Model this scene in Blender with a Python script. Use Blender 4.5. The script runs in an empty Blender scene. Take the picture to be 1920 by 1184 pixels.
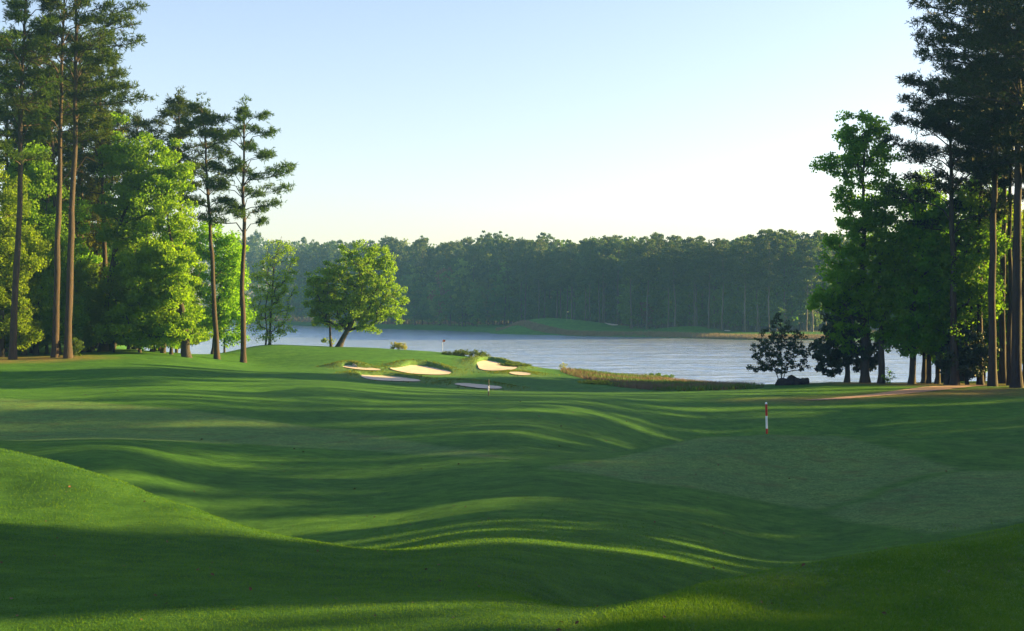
import bpy, math, random
import numpy as np
from math import radians as R, sin, cos, pi, tan

SC = bpy.context.scene
COL = SC.collection
# ------------------------------------------------------------ camera
F = 2360.0; CX = 960.0; HY = 580.0; EYE = 8.0
cam = bpy.data.cameras.new('camera'); camo = bpy.data.objects.new('camera', cam); COL.objects.link(camo)
camo.location = (0, 0, EYE); camo.rotation_euler = (R(90), 0, 0)
cam.sensor_width = 36.0; cam.lens = 36.0 * F / 1920.0
cam.shift_y = (HY - 592.0) / 1920.0
cam.clip_start = 0.1; cam.clip_end = 6000
SC.camera = camo
# ------------------------------------------------------------ light
SUN_AZ = 14.0; SUN_EL = 13.5          # azimuth counted from +X (right) towards +Y (ahead)
w = bpy.data.worlds.new('World'); SC.world = w; w.use_nodes = True
nt = w.node_tree; bg = nt.nodes['Background']
sk = nt.nodes.new('ShaderNodeTexSky'); sk.sky_type = 'NISHITA'; sk.sun_disc = False
sk.sun_elevation = R(SUN_EL); sk.sun_rotation = R(90 - SUN_AZ)
sk.air_density = 1.0; sk.dust_density = 0.9; sk.ozone_density = 2.0; sk.altitude = 0
tint = nt.nodes.new('ShaderNodeMix'); tint.data_type = 'RGBA'; tint.blend_type = 'MULTIPLY'; tint.inputs[0].default_value = 1.0; tint.inputs[7].default_value = (1.15, 0.955, 0.925, 1)
nt.links.new(sk.outputs[0], tint.inputs[6]); nt.links.new(tint.outputs[2], bg.inputs[0]); bg.inputs[1].default_value = 0.069
sd = bpy.data.lights.new('sun', 'SUN'); so = bpy.data.objects.new('sun', sd); COL.objects.link(so)
sd.energy = 5.0; sd.angle = R(0.6); sd.color = (1.0, 0.67, 0.20)
SDIR = np.array([cos(R(SUN_AZ)) * cos(R(SUN_EL)), sin(R(SUN_AZ)) * cos(R(SUN_EL)), sin(R(SUN_EL))])
from mathutils import Vector
so.rotation_euler = Vector(SDIR).to_track_quat('Z', 'Y').to_euler()
SC.view_settings.view_transform = 'Standard'; SC.view_settings.look = 'None'
SC.view_settings.exposure = 2.3; SC.view_settings.gamma = 1.0
SC.cycles.max_bounces = 6; SC.cycles.transparent_max_bounces = 8; SC.cycles.volume_bounces = 0
SC.cycles.diffuse_bounces = 3; SC.cycles.glossy_bounces = 2; SC.cycles.transmission_bounces = 3
SC.cycles.sample_clamp_indirect = 4.0
SC.cycles.use_denoising = True

# ------------------------------------------------------------ helpers
def tag(o, label=None, cat=None, group=None, kind=None):
    if label: o['label'] = label
    if cat: o['category'] = cat
    if group: o['group'] = group
    if kind: o['kind'] = kind
    return o
def empty(name, loc):
    o = bpy.data.objects.new(name, None); COL.objects.link(o); o.location = loc
    o.empty_display_size = 0.5
    return o
def mesh(name, V, faces, mat=None, smooth=False):
    """V (n,3); faces: list of int arrays (m,k)"""
    me = bpy.data.meshes.new(name)
    V = np.asarray(V, np.float32)
    if not isinstance(faces, list): faces = [faces]
    faces = [np.asarray(f, np.int32) for f in faces if len(f)]
    me.vertices.add(len(V)); me.vertices.foreach_set('co', V.ravel())
    nl = sum(f.size for f in faces); nf = sum(len(f) for f in faces)
    me.loops.add(nl); me.loops.foreach_set('vertex_index', np.concatenate([f.ravel() for f in faces]))
    me.polygons.add(nf)
    tot = np.concatenate([np.full(len(f), f.shape[1], np.int32) for f in faces])
    st = np.concatenate([[0], np.cumsum(tot)[:-1]]).astype(np.int32)
    me.polygons.foreach_set('loop_start', st); me.polygons.foreach_set('loop_total', tot)
    me.polygons.foreach_set('use_smooth', np.full(nf, smooth))
    me.update(calc_edges=True)
    if mat: me.materials.append(mat)
    return me
def obj(name, me, parent=None, loc=None):
    o = bpy.data.objects.new(name, me); COL.objects.link(o)
    if parent: o.parent = parent
    if loc is not None: o.location = loc
    return o
def copy_tree(root, loc, rz=0.0, sc=1.0):
    c = root.copy(); COL.objects.link(c); c.location = loc; c.rotation_euler = (0, 0, rz)
    c.scale = (sc, sc, sc) if not isinstance(sc, tuple) else sc
    for ch in list(root.children):
        d = ch.copy(); COL.objects.link(d); d.parent = c
    return c

class NT:
    def __init__(s, name):
        s.m = bpy.data.materials.new(name); s.m.use_nodes = True; s.t = s.m.node_tree; s.t.nodes.clear()
        s.out = s.t.nodes.new('ShaderNodeOutputMaterial')
    def n(s, typ, **kw):
        n = s.t.nodes.new(typ)
        for k, v in kw.items():
            if k in ('inp',):
                for a, b in v.items(): n.inputs[a].default_value = b
            else: setattr(n, k, v)
        return n
    def l(s, a, b): s.t.links.new(a, b)
    def noise(s, scale, detail=4, rough=0.55, vec=None, dist=0.0):
        n = s.n('ShaderNodeTexNoise'); n.inputs['Scale'].default_value = scale; n.inputs['Detail'].default_value = detail
        n.inputs['Roughness'].default_value = rough; n.inputs['Distortion'].default_value = dist
        if vec is not None: s.l(vec, n.inputs['Vector'])
        return n.outputs['Fac']
    def ramp(s, fac, stops):
        r = s.n('ShaderNodeValToRGB'); e = r.color_ramp.elements
        while len(e) < len(stops): e.new(0.5)
        for i, (p, c) in enumerate(stops):
            e[i].position = p; e[i].color = (*c, 1) if len(c) == 3 else c
        s.l(fac, r.inputs[0]); return r.outputs[0]
    def mix(s, fac, a, b, mode='MIX'):
        m = s.n('ShaderNodeMix', data_type='RGBA', blend_type=mode)
        for sock, v in ((m.inputs[0], fac), (m.inputs[6], a), (m.inputs[7], b)):
            if isinstance(v, (int, float)): sock.default_value = v
            elif isinstance(v, tuple): sock.default_value = (*v, 1)
            else: s.l(v, sock)
        return m.outputs[2]
    def math(s, op, a, b=None, clamp=False):
        m = s.n('ShaderNodeMath', operation=op, use_clamp=clamp)
        for i, v in enumerate((a, b)):
            if v is None: continue
            if isinstance(v, (int, float)): m.inputs[i].default_value = v
            else: s.l(v, m.inputs[i])
        return m.outputs[0]

def mat_leaf(name, c1, c2, trans=0.45, tcol=None, scale=0.35, spec=0.25):
    N = NT(name)
    geo = N.n('ShaderNodeNewGeometry'); tc = N.n('ShaderNodeTexCoord')
    nz = N.noise(scale, 3, 0.6, tc.outputs['Object'])
    a = N.math('MULTIPLY', geo.outputs['Random Per Island'], 0.55)
    b = N.math('MULTIPLY_ADD', nz, 1.4); b.node.inputs[2].default_value = -0.45
    f = N.math('ADD', a, b, True)
    col = N.mix(f, c1, c2)
    oi = N.n('ShaderNodeObjectInfo')
    hs = N.n('ShaderNodeHueSaturation'); N.l(col, hs.inputs['Color'])
    h = N.math('MULTIPLY_ADD', oi.outputs['Random'], 0.03); h.node.inputs[2].default_value = 0.485; N.l(h, hs.inputs['Hue'])
    v = N.math('MULTIPLY_ADD', oi.outputs['Random'], 0.4); v.node.inputs[2].default_value = 0.8; N.l(v, hs.inputs['Value'])
    col = hs.outputs[0]
    p = N.n('ShaderNodeBsdfPrincipled'); N.l(col, p.inputs['Base Color']); p.inputs['Roughness'].default_value = 0.55
    p.inputs['Specular IOR Level'].default_value = spec
    t = N.n('ShaderNodeBsdfTranslucent')
    tcm = N.mix(1.0, col, tcol or (2.0, 1.9, 0.6), 'MULTIPLY'); N.l(tcm, t.inputs['Color'])
    ms = N.n('ShaderNodeMixShader'); ms.inputs[0].default_value = trans
    N.l(p.outputs[0], ms.inputs[1]); N.l(t.outputs[0], ms.inputs[2]); N.l(ms.outputs[0], N.out.inputs[0])
    return N.m
def mat_bark(name, c1, c2, sx=6.0, sz=1.2, bump=0.6):
    N = NT(name); tc = N.n('ShaderNodeTexCoord'); mp = N.n('ShaderNodeMapping'); mp.inputs['Scale'].default_value = (sx, sx, sz)
    N.l(tc.outputs['Object'], mp.inputs[0])
    a = N.noise(1.2, 6, 0.7, mp.outputs[0]); b = N.noise(0.25, 3, 0.5, tc.outputs['Object'])
    col = N.ramp(a, [(0.3, c1), (0.5, tuple((x + y) / 2 for x, y in zip(c1, c2))), (0.68, c2)])
    col = N.mix(N.math('MULTIPLY', b, 0.5), col, (0.05, 0.055, 0.045))
    p = N.n('ShaderNodeBsdfPrincipled'); N.l(col, p.inputs['Base Color']); p.inputs['Roughness'].default_value = 0.9
    bp = N.n('ShaderNodeBump'); bp.inputs['Strength'].default_value = bump; bp.inputs['Distance'].default_value = 0.06
    N.l(a, bp.inputs['Height']); N.l(bp.outputs[0], p.inputs['Normal']); N.l(p.outputs[0], N.out.inputs[0])
    return N.m
def mat_plain(name, c, rough=0.6, var=0.15, scale=8.0):
    N = NT(name); tc = N.n('ShaderNodeTexCoord'); a = N.noise(scale, 5, 0.6, tc.outputs['Object'])
    col = N.mix(a, tuple(x * (1 - var) for x in c), tuple(min(1, x * (1 + var)) for x in c))
    p = N.n('ShaderNodeBsdfPrincipled'); N.l(col, p.inputs['Base Color']); p.inputs['Roughness'].default_value = rough
    bp = N.n('ShaderNodeBump'); bp.inputs['Strength'].default_value = 0.3; bp.inputs['Distance'].default_value = 0.02
    N.l(a, bp.inputs['Height']); N.l(bp.outputs[0], p.inputs['Normal']); N.l(p.outputs[0], N.out.inputs[0])
    return N.m

M = {}
M['pine'] = mat_leaf('pine_needles', (0.020, 0.056, 0.007), (0.055, 0.100, 0.009), 0.32, (1.7, 1.5, 0.4), spec=0.12)
M['pinedark'] = mat_leaf('pine_needles_shaded', (0.008, 0.024, 0.008), (0.022, 0.044, 0.010), 0.22, (1.4, 1.3, 0.5))  # same needles, with the backlit right grove's shade put into the colour
M['maple'] = mat_leaf('maple_leaves', (0.065, 0.160, 0.010), (0.145, 0.255, 0.014), 0.55)
M['fresh'] = mat_leaf('fresh_leaves', (0.085, 0.195, 0.010), (0.17, 0.29, 0.014), 0.58)
M['olive'] = mat_leaf('budding_leaves', (0.080, 0.120, 0.010), (0.16, 0.19, 0.014), 0.5)
M['spring'] = mat_leaf('spring_leaves', (0.070, 0.140, 0.014), (0.135, 0.20, 0.020), 0.55)
M['poplar'] = mat_leaf('poplar_leaves', (0.050, 0.150, 0.012), (0.110, 0.230, 0.014), 0.58)
M['magnolia'] = mat_leaf('glossy_dark_leaves', (0.012, 0.032, 0.013), (0.026, 0.060, 0.020), 0.12, spec=0.5)
M['shrub'] = mat_leaf('shrub_leaves', (0.14, 0.20, 0.03), (0.26, 0.28, 0.05), 0.5, scale=2.0)
M['lowshrub'] = mat_leaf('ground_shrub_leaves', (0.03, 0.08, 0.012), (0.08, 0.15, 0.02), 0.35, scale=2.0)
M['farpine'] = mat_leaf('far_pine_needles', (0.018, 0.050, 0.012), (0.060, 0.100, 0.018), 0.35)
M['farleaf'] = mat_leaf('far_broad_leaves', (0.034, 0.090, 0.012), (0.080, 0.15, 0.02), 0.45)
M['farbright'] = mat_leaf('far_spring_leaves', (0.08, 0.15, 0.02), (0.14, 0.22, 0.03), 0.45)
M['farred'] = mat_leaf('far_reddish_buds', (0.10, 0.055, 0.035), (0.16, 0.09, 0.05), 0.4, (1.2, 1, .8))
M['pinebark'] = mat_bark('pine_bark', (0.008, 0.005, 0.004), (0.062, 0.032, 0.020))
M['bark'] = mat_bark('grey_bark', (0.008, 0.007, 0.006), (0.045, 0.037, 0.028), 9, 2.0)
M['darkbark'] = mat_bark('shaded_pine_bark', (0.006, 0.004, 0.004), (0.034, 0.020, 0.014))  # pine bark again, shade of the right hand trunks painted in
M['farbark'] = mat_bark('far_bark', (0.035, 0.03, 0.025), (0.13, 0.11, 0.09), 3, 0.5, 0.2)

# ------------------------------------------------------------ terrain
def Zp(py, Y): return EYE - (py - HY) * Y / F
# columns: pixel x -> list of (py, Y) on view, or ('h', Y, z) hidden behind a crest
COLS = {
 0: [(1184,7.5),(1000,13),(925,17.5),(850,24),('h',28,4.2),(856,33.5),(830,38),('h',44,3.5),(790,50),(742,62),('h',68,3.5),(700,90),(680,102),(672,108),(660,125),('h',150,3.6),('h',180,3.2)],
 120: [(1184,7.4),(1030,12),(940,16.5),(871,21.5),('h',26,4.2),(862,32),(828,39),('h',45,3.5),(785,51),(746,60),('h',66,3.45),(700,88),(674,106),(668,109),('h',118,3.8),(658,128),('h',150,3.6),('h',180,3.2)],
 240: [(1184,7.3),(1050,11.5),(965,16),(908,19.5),('h',24,4.25),(870,31),(827,39),('h',45,3.45),(752,58),(735,64),('h',70,3.5),(700,86),(674,106),(666,112),(657,122),('h',140,3.5),('h',165,2.5),('h',190,1.8)],
 360: [(1184,7.25),(1065,11),(1000,14.5),(952,17.5),('h',21.5,4.2),('h',26,3.75),(900,31),(870,35),(833,41),('h',46,3.4),(762,56),(738,64),('h',70,3.45),(705,86),(686,104),(674,112),(668,122),('h',135,3.2),('h',150,2.0),('h',175,-1.0)],
 480: [(1184,7.2),(1080,10.5),(1030,13.5),(994,16.2),('h',20,4.2),('h',24,3.7),(930,29),(880,35.5),(840,42),(800,49.5),(768,57),(742,66),('h',72,3.2),(700,98),(690,115),(682,124),(664,134),(650,146),('h',158,3.0),('h',168,0.8),('h',182,-1)],
 600: [(1184,7.1),(1095,10.2),(1050,13),(1018,15.5),('h',19,4.35),('h',23,3.85),(950,27.5),(905,32.5),(860,39),(825,45.5),(790,53.5),(755,63),(728,74),(706,95),(697,108),(686,118),(672,126),(662,133),(655,140),(651,150),('h',160,3),('h',168,0.8),('h',182,-1)],
 720: [(1184,7.0),(1100,10),(1060,12.5),(1034,15),('h',18.2,4.5),(965,26),(912,31.8),(870,37.6),(835,43.6),(800,50.8),(772,59),(747,70),(728,84),(716,97),(709,106),(699,112),(692,116),(686,119),(673,125),(666,132),(654,150),('h',160,2.6),('h',168,0.8),('h',182,-1)],
 840: [(1184,6.9),(1110,9.6),(1065,12.2),(1038,14.4),(1010,18.5),(955,25.4),(905,31.2),(872,36),(835,42.5),(800,50),(775,58),(752,69),(740,80),(727,93),(716,102),(707,110),(702,115),(692,121),(680,127),(669,133),(663,144),('h',154,2.0),('h',162,0.6),('h',176,-1)],
 960: [(1184,6.9),(1120,9.2),(1042,14),(1000,19),(950,24.8),(905,30.2),(884,33.5),(853,39),(822,44),(793,51.5),(772,59),(752,70),(741,82),(733,93),(722,101),(712,107),(704,114),(694,120),(688,128),(679,136),('h',146,1.2),('h',156,-0.3),('h',170,-1.2)],
 1080: [(1184,7.2),(1150,8.0),(1060,14.5),(1000,20.5),(950,25.5),(900,31),(878,34),(858,37.5),('h',42,3.2),(834,46),(800,53.5),(775,61),(752,72),(741,83),(734,95),(724,104),(713,111),(703,120),(697,132),('h',144,0.15),('h',156,-0.8)],
 1200: [(1184,7.0),(1125,8.7),('h',10.8,5.2),(1072,15),(1000,21.5),(950,26.8),(905,31.8),(870,36),(842,40),('h',46,2.7),(812,60),(790,66),(765,74),(747,84),(735,95),(728,103),(716,122),(708,144),('h',156,-0.7)],
 1320: [(1184,7.2),(1093,9.4),('h',11.5,5.1),(1080,16),(1040,20),(980,25.3),(925,30.5),(870,36),(830,40.5),(819,42.5),('h',49,1.9),(805,68),(785,73),(758,80),(740,89),(731,99),(725,108),(720,122),('h',136,0.0),('h',150,-1)],
 1440: [(1184,7.3),(1130,8.6),(1070,10.2),('h',12.5,4.95),('h',18,4.2),(1040,23),(965,28.5),(905,33.8),(850,38.8),(814,43),('h',50,1.7),(800,69),(780,74.5),(755,81),(736,92),(727,101),(721,107),('h',116,0.9),('h',126,0),('h',140,-1)],
 1560: [(1184,7.4),(1110,9.1),(1048,10.7),('h',13.2,4.9),('h',18,4.15),(1015,25),(955,29.5),(900,34.2),(850,39),(814,43.5),('h',50,1.7),(803,69),(780,74.5),(755,81.5),(735,92),(722,102),(717,108),('h',118,0.9),('h',128,0),('h',142,-1)],
 1680: [(1184,7.4),(1100,9.0),(1028,11.2),('h',14,4.85),('h',19,4.2),(1000,25),(960,28.5),(900,33.5),(860,38),(820,43.5),('h',50,1.8),(805,67.5),(780,73.5),(755,81),(735,91),(722,102),(718,108),('h',120,0.9),('h',130,0),('h',145,-1)],
 1800: [(1184,7.5),(1085,9.4),(1010,11.9),('h',15,4.8),('h',20,3.95),(965,27),(900,32.8),(865,37),(826,43),('h',50,1.9),(802,66.5),(780,73),(752,82),(732,93),(722,104),('h',122,0.95),('h',132,0.1),('h',148,-1)],
 1920: [(1184,7.5),(1080,9.6),(985,12.6),('h',16,4.75),('h',21,4.0),(955,27.5),(900,32.5),(868,36.5),(833,42),('h',50,2.0),(800,66),(780,72.5),(750,82),(729,95),(721,106),('h',125,1.0),('h',135,0.2),('h',152,-1)],
}
P = []
for px, L in COLS.items():
    for c in L:
        if c[0] == 'h': Y, z = c[1], c[2]
        else: Y, z = c[1], Zp(c[0], c[1])
        P.append(((px - CX) / F, Y, z))
for (px, Y, z) in [(-300,8,6.3),(-300,14,5.9),(-300,24,5.4),(-300,38,4.6),(-300,62,4.1),(-300,108,4.2),(-300,180,3.5),
                   (2220,8,6.3),(2220,13,6.0),(2220,20,5.0),(2220,30,4.5),(2220,45,3.8),(2220,62,3.3),(2220,85,2.8),(2220,110,2.0),(2220,130,0.8),(2220,155,-1)]:
    P.append(((px - CX) / F, Y, z))
P = np.array(P)
def uv(u, Y): return np.stack([u * 2.6, np.log(Y)], -1)
Ctr = uv(P[:, 0], P[:, 1]); nC = len(Ctr)
def phi(r2): return 0.5 * r2 * np.log(r2 + 1e-12)
d2 = ((Ctr[:, None] - Ctr[None]) ** 2).sum(-1)
A = np.zeros((nC + 3, nC + 3)); A[:nC, :nC] = phi(d2) + np.eye(nC) * 2e-5
A[:nC, nC] = 1; A[:nC, nC + 1:] = Ctr; A[nC, :nC] = 1; A[nC + 1:, :nC] = Ctr.T
# interpolate the slope-free residual over a smooth base
def base(Y): return 6.25 - 4.9 * (1 - np.exp(-Y / 75.0))
coef = np.linalg.solve(A, np.concatenate([P[:, 2] - base(P[:, 1]), [0, 0, 0]]))
def z_near(X, Y):
    Yc = np.clip(Y, 6.0, 190.0); u = np.clip(X / Yc, -0.60, 0.60)
    Q = uv(u, Yc); out = np.empty(len(Q))
    for i in range(0, len(Q), 20000):
        q = Q[i:i + 20000]; r = ((q[:, None] - Ctr[None]) ** 2).sum(-1)
        out[i:i + 20000] = phi(r) @ coef[:nC] + coef[nC] + q @ coef[nC + 1:]
    return out + base(Yc)
SH = np.array([(-900,820),(300,760),(480,690),(620,560),(760,500),(900,440),(1000,398),(1100,370),(1200,361),(1400,327),(1600,322),(2000,300),(2800,300)], float)
def shore(X, Y):
    px = CX + F * X / np.maximum(Y, 1)
    return np.interp(px, SH[:, 0], SH[:, 1])
def gau(X, Y, px, py_Y, sx, sy, h, p=2):
    cx = (px - CX) * py_Y / F
    return h * np.exp(-(np.abs((X - cx) / sx) ** p + np.abs((Y - py_Y) / sy) ** p))
def vnoise(X, Y, s, seed=0):
    a = X / s + seed * 7.3; b = Y / s - seed * 3.1
    return (np.sin(a * 1.3 + 1.7 * np.sin(b * 0.9 + seed)) + np.sin(b * 1.7 + 1.3 * np.sin(a * 1.1)) + np.sin((a + b) * 0.83 + 2 * np.sin((a - b) * .6))) / 3
def z_far(X, Y):
    d = Y - shore(X, Y)
    z = np.where(d < 0, np.maximum(d * 0.06, -1.5), 1.3 * (1 - np.exp(-d / 7.0)) + 0.012 * np.clip(d, 0, 80) + 0.03 * np.clip(d - 80, 0, 500))
    z = z + gau(X, Y, 1000, 414, 14, 13, 2.3) + gau(X, Y, 1085, 404, 15, 12, 2.0) + gau(X, Y, 1042, 414, 18, 9, .8) + gau(X, Y, 1290, 374, 11, 9, 1.4)
    return z + 0.12 * vnoise(X, Y, 9, 3) * (d > 2)
def z_left(X, Y): return 2.2 + 0.5 * vnoise(X, Y, 40, 1)
def z_smooth(X, Y):
    X = np.asarray(X, float).ravel(); Y = np.asarray(Y, float).ravel()
    zn = z_near(X, Y)
    t = np.clip((Y - 175) / 20.0, 0, 1); t = t * t * (3 - 2 * t)
    zf = z_far(X, Y)
    # land carries on behind the left grove
    ul = X / np.maximum(Y, 1)
    k = np.clip((-0.27 - ul) / 0.05, 0, 1); k = k * k * (3 - 2 * k)
    zf = np.where(zf < 2.2, zf + (z_left(X, Y) - zf) * k, zf)
    z = zn * (1 - t) + zf * t
    # behind the camera: level ground
    # micro relief of the turf
    z = z + 0.006 * vnoise(X, Y, 0.9, 2) + 0.012 * vnoise(X, Y, 4.1, 5)
    return z

def hit(px, py, near=5.0, far=170.0, start=None):
    """where the sight line through a pixel meets the ground"""
    Y = np.geomspace(start or near, far, 1400); X = (px - CX) * Y / F
    zr = Zp(py, Y); zt = z_smooth(X, Y); k = np.where(zt >= zr)[0]
    i = k[0] if len(k) else int(np.argmin(np.abs(zr - zt)))
    return np.array([X[i], Y[i], zt[i]])
def gz(x, y): return float(Z(np.array([x]), np.array([y]))[0])

# ---- bunkers: outlines on the ground
BUNK = [  # pixel outline, lip height, label
 ([(742,692),(758,688),(768,686),(790,686),(812,690),(830,694),(846,698),(844,703),(820,704),(790,703),(766,701),(742,696),(728,693)], 0.75),
 ([(893,681),(905,677),(925,678),(945,683),(972,687),(966,694),(948,697),(912,696),(898,693),(896,687)], 0.70),
 ([(672,703),(690,705),(730,706),(760,709),(790,714),(786,717),(745,716),(700,714),(684,711)], 0.5),
 ([(845,721),(870,719),(900,722),(942,726),(940,731),(905,730),(872,726)], 0.45),
 ([(640,688),(655,685),(672,691),(715,693),(712,696),(680,695),(650,691)], 0.6),
 ([(950,700),(968,698),(996,701),(994,705),(975,705)], 0.15),
]
def chaikin(p, n=2):
    for _ in range(n):
        q = np.roll(p, -1, 0); p = np.stack([p * .75 + q * .25, p * .25 + q * .75], 1).reshape(-1, 2)
    return p
def poly_sd(poly, X, Y):
    """signed distance, negative inside"""
    d = np.full(len(X), 1e9); inside = np.zeros(len(X), bool)
    for a, b in zip(poly, np.roll(poly, -1, 0)):
        e = b - a; wx = X - a[0]; wy = Y - a[1]
        t = np.clip((wx * e[0] + wy * e[1]) / (e @ e + 1e-12), 0, 1)
        d = np.minimum(d, np.hypot(wx - e[0] * t, wy - e[1] * t))
        c = ((a[1] > Y) != (b[1] > Y)) & (X < (b[0] - a[0]) * (Y - a[1]) / (b[1] - a[1] + 1e-12) + a[0])
        inside ^= c
    return np.where(inside, -d, d)
bunk = []
for pts, lip in BUNK:
    w_ = np.array([hit(x, y, start=88)[:2] for x, y in pts])
    bunk.append((chaikin(w_), lip))
def Z(X, Y):
    X = np.asarray(X, float).ravel(); Y = np.asarray(Y, float).ravel(); z = z_smooth(X, Y)
    for poly, lip in bunk:
        lo = poly.min(0) - 5; hi = poly.max(0) + 5
        s = np.where((X > lo[0]) & (X < hi[0]) & (Y > lo[1]) & (Y < hi[1]))[0]
        if not len(s): continue
        sdv = poly_sd(poly, X[s], Y[s]); c = poly.mean(0)
        back = np.clip((Y[s] - c[1]) / (poly[:, 1].max() - c[1]) + 0.1, 0, 1)
        z[s] += np.where(sdv > 0, 0.65 * lip * back * np.exp(-((sdv - 0.5) / 1.1) ** 2), -0.03 * np.clip(-sdv / 0.5, 0, 1))
    return z

def graded(segs):
    out = [segs[0][0]]
    for a, b, st0, st1 in segs:
        y = a
        while y < b - 1e-6:
            t = (y - a) / (b - a); y += st0 + (st1 - st0) * t; out.append(min(y, b))
    return np.array(out)
ys = graded([(-260,-10,20,4),(-10,5,2,0.4),(5,14,0.13,0.15),(14,45,0.15,0.3),(45,95,0.3,0.32),(95,160,0.32,0.5),(160,330,1.5,2.5),(330,450,2,2.5),(450,880,5,20)])
hx = graded([(0,18,0.16,0.22),(18,48,0.3,0.5),(48,130,0.8,2.5),(130,880,6,40)])
xs = np.concatenate([-hx[:0:-1], hx])
GX, GY = np.meshgrid(xs, ys); nx, ny = len(xs), len(ys)
GZ = Z(GX, GY)
idx = np.arange(nx * ny).reshape(ny, nx)
quads = np.stack([idx[:-1, :-1], idx[:-1, 1:], idx[1:, 1:], idx[1:, :-1]], -1).reshape(-1, 4)

# turf zones: where the mower left longer, greyer rough; dry ground; reeds
def world_poly(pts, start=5.0): return np.array([hit(x, y, start=start)[:2] for x, y in pts])
ROUGH = [world_poly([(1012,880),(1110,864),(1300,824),(1440,816),(1570,818),(1690,845),(1800,880),(1730,893),(1640,918),(1570,950),(1530,957),(1420,938),(1180,903)]),
         world_poly([(1800,884),(1925,882),(1925,975),(1760,1002),(1640,985),(1540,962),(1580,955),(1650,925),(1740,898)]),
         np.array([hit(1040,1175)[:2], hit(1180,1138)[:2], hit(1340,1098)[:2], hit(1600,1050)[:2], hit(1925,995)[:2], (11, 9), (9, 4.5), (1.2, 4.5)]),
         world_poly([(-60,745),(250,760),(450,782),(650,807),(760,826),(985,862),(860,856),(700,846),(480,834),(200,824),(-60,822)], 30)]
DRY = [world_poly([(-60,668),(160,666),(200,672),(100,679),(-60,682)], 100), world_poly([(1560,716),(1925,717),(1925,724),(1700,724),(1560,721)], 98), world_poly([(1380,752),(1560,744),(1700,734),(1925,726),(1925,742),(1700,745),(1500,755)], 60)]
def zone(polys, X, Y, soft):
    v = np.zeros(len(X))
    for p in polys:
        lo = p.min(0) - 3; hi = p.max(0) + 3
        s = np.where((X > lo[0]) & (X < hi[0]) & (Y > lo[1]) & (Y < hi[1]))[0]
        if len(s): v[s] = np.maximum(v[s], np.clip(0.5 - poly_sd(p, X[s], Y[s]) / soft, 0, 1))
    return v
fx, fy = GX.ravel(), GY.ravel()
rough = zone(ROUGH, fx + 0.12 * vnoise(fx, fy, .7, 4), fy + 0.12 * vnoise(fx, fy, .6, 8), 0.35)
dryv = zone(DRY, fx, fy, 5.0)
# around the bunkers longer grass
for poly, lip in bunk:
    lo = poly.min(0) - 5; hi = poly.max(0) + 5
    s = np.where((fx > lo[0]) & (fx < hi[0]) & (fy > lo[1]) & (fy < hi[1]))[0]
    rough[s] = np.maximum(rough[s], np.clip(1.3 - poly_sd(poly, fx[s], fy[s]) / 2.2, 0, 1))
fpx = CX + F * fx / np.maximum(fy, 1)
forest = np.clip((fy - shore(fx, fy) - 22 - 45 * np.exp(-((fpx - 1050) / 230) ** 4)) / 10, 0, 1) * (fy > 200)
ul = fx / np.maximum(fy, 1)
wood = 0.3 * np.clip((fy - 112) / 5, 0, 1) * np.clip((-0.29 - ul) / 0.02, 0, 1) * np.clip((190 - fy) / 20, 0, 1)
gm = mesh('ground', np.stack([fx, fy, GZ], -1), quads, None, True)
for nm, arr in (('rough', rough), ('dry', dryv), ('forest', np.maximum(forest, wood * .7))):
    at = gm.attributes.new(nm, 'FLOAT', 'POINT'); at.data.foreach_set('value', arr.astype(np.float32))

N = NT('turf'); tc = N.n('ShaderNodeTexCoord'); ob = tc.outputs['Object']
n1 = N.noise(0.12, 4, 0.5, ob); n2 = N.noise(1.1, 6, 0.65, ob, 0.4); n3 = N.noise(14.0, 5, 0.7, ob); n4 = N.noise(60.0, 3, 0.7, ob)
mow = N.n('ShaderNodeMapping'); mow.inputs['Rotation'].default_value = (0, 0, R(64)); N.l(ob, mow.inputs[0])
wv = N.n('ShaderNodeTexWave', wave_type='BANDS'); wv.inputs['Scale'].default_value = 0.09; wv.inputs['Distortion'].default_value = 0.6; wv.inputs['Detail'].default_value = 1
N.l(mow.outputs[0], wv.inputs['Vector'])
fair = N.ramp(n2, [(0.30, (0.036, 0.116, 0.018)), (0.5, (0.054, 0.165, 0.024)), (0.70, (0.084, 0.220, 0.030))])
fair = N.mix(N.math('MULTIPLY', N.math('GREATER_THAN', wv.outputs['Fac'], 0.5), 0.12), fair, (0.070, 0.205, 0.026))
fair = N.mix(N.ramp(n1, [(0.35, (0, 0, 0)), (0.7, (1, 1, 1))]), fair, N.mix(0.35, fair, (0.030, 0.09, 0.03)))
rgh = N.ramp(n3, [(0.33, (0.050, 0.130, 0.036)), (0.5, (0.090, 0.200, 0.056)), (0.68, (0.175, 0.285, 0.086))])
rgh = N.mix(N.ramp(n2, [(0.5, (0, 0, 0)), (0.72, (1, 1, 1))]), rgh, (0.095, 0.140, 0.045))
ar = N.n('ShaderNodeAttribute', attribute_name='rough'); ad = N.n('ShaderNodeAttribute', attribute_name='dry'); af = N.n('ShaderNodeAttribute', attribute_name='forest')
col = N.mix(ar.outputs['Fac'], fair, rgh)
col = N.mix(N.math('MULTIPLY', ad.outputs['Fac'], N.ramp(n2, [(0.35, (0.3,) * 3), (0.6, (1,) * 3)])), col, (0.20, 0.15, 0.06))
col = N.mix(N.math('MULTIPLY', N.ramp(n4, [(0.55, (0, 0, 0)), (0.8, (1, 1, 1))]), 0.35), col, (0.07, 0.14, 0.025))
n5 = N.noise(2.6, 8, 0.78, ob, 0.3); n6 = N.noise(0.35, 5, 0.6, ob)
col = N.mix(1.0, col, N.ramp(n5, [(0.30, (0.62, 0.66, 0.66)), (0.5, (1, 1, 1)), (0.70, (1.45, 1.32, 1.2))]), 'MULTIPLY')
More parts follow.
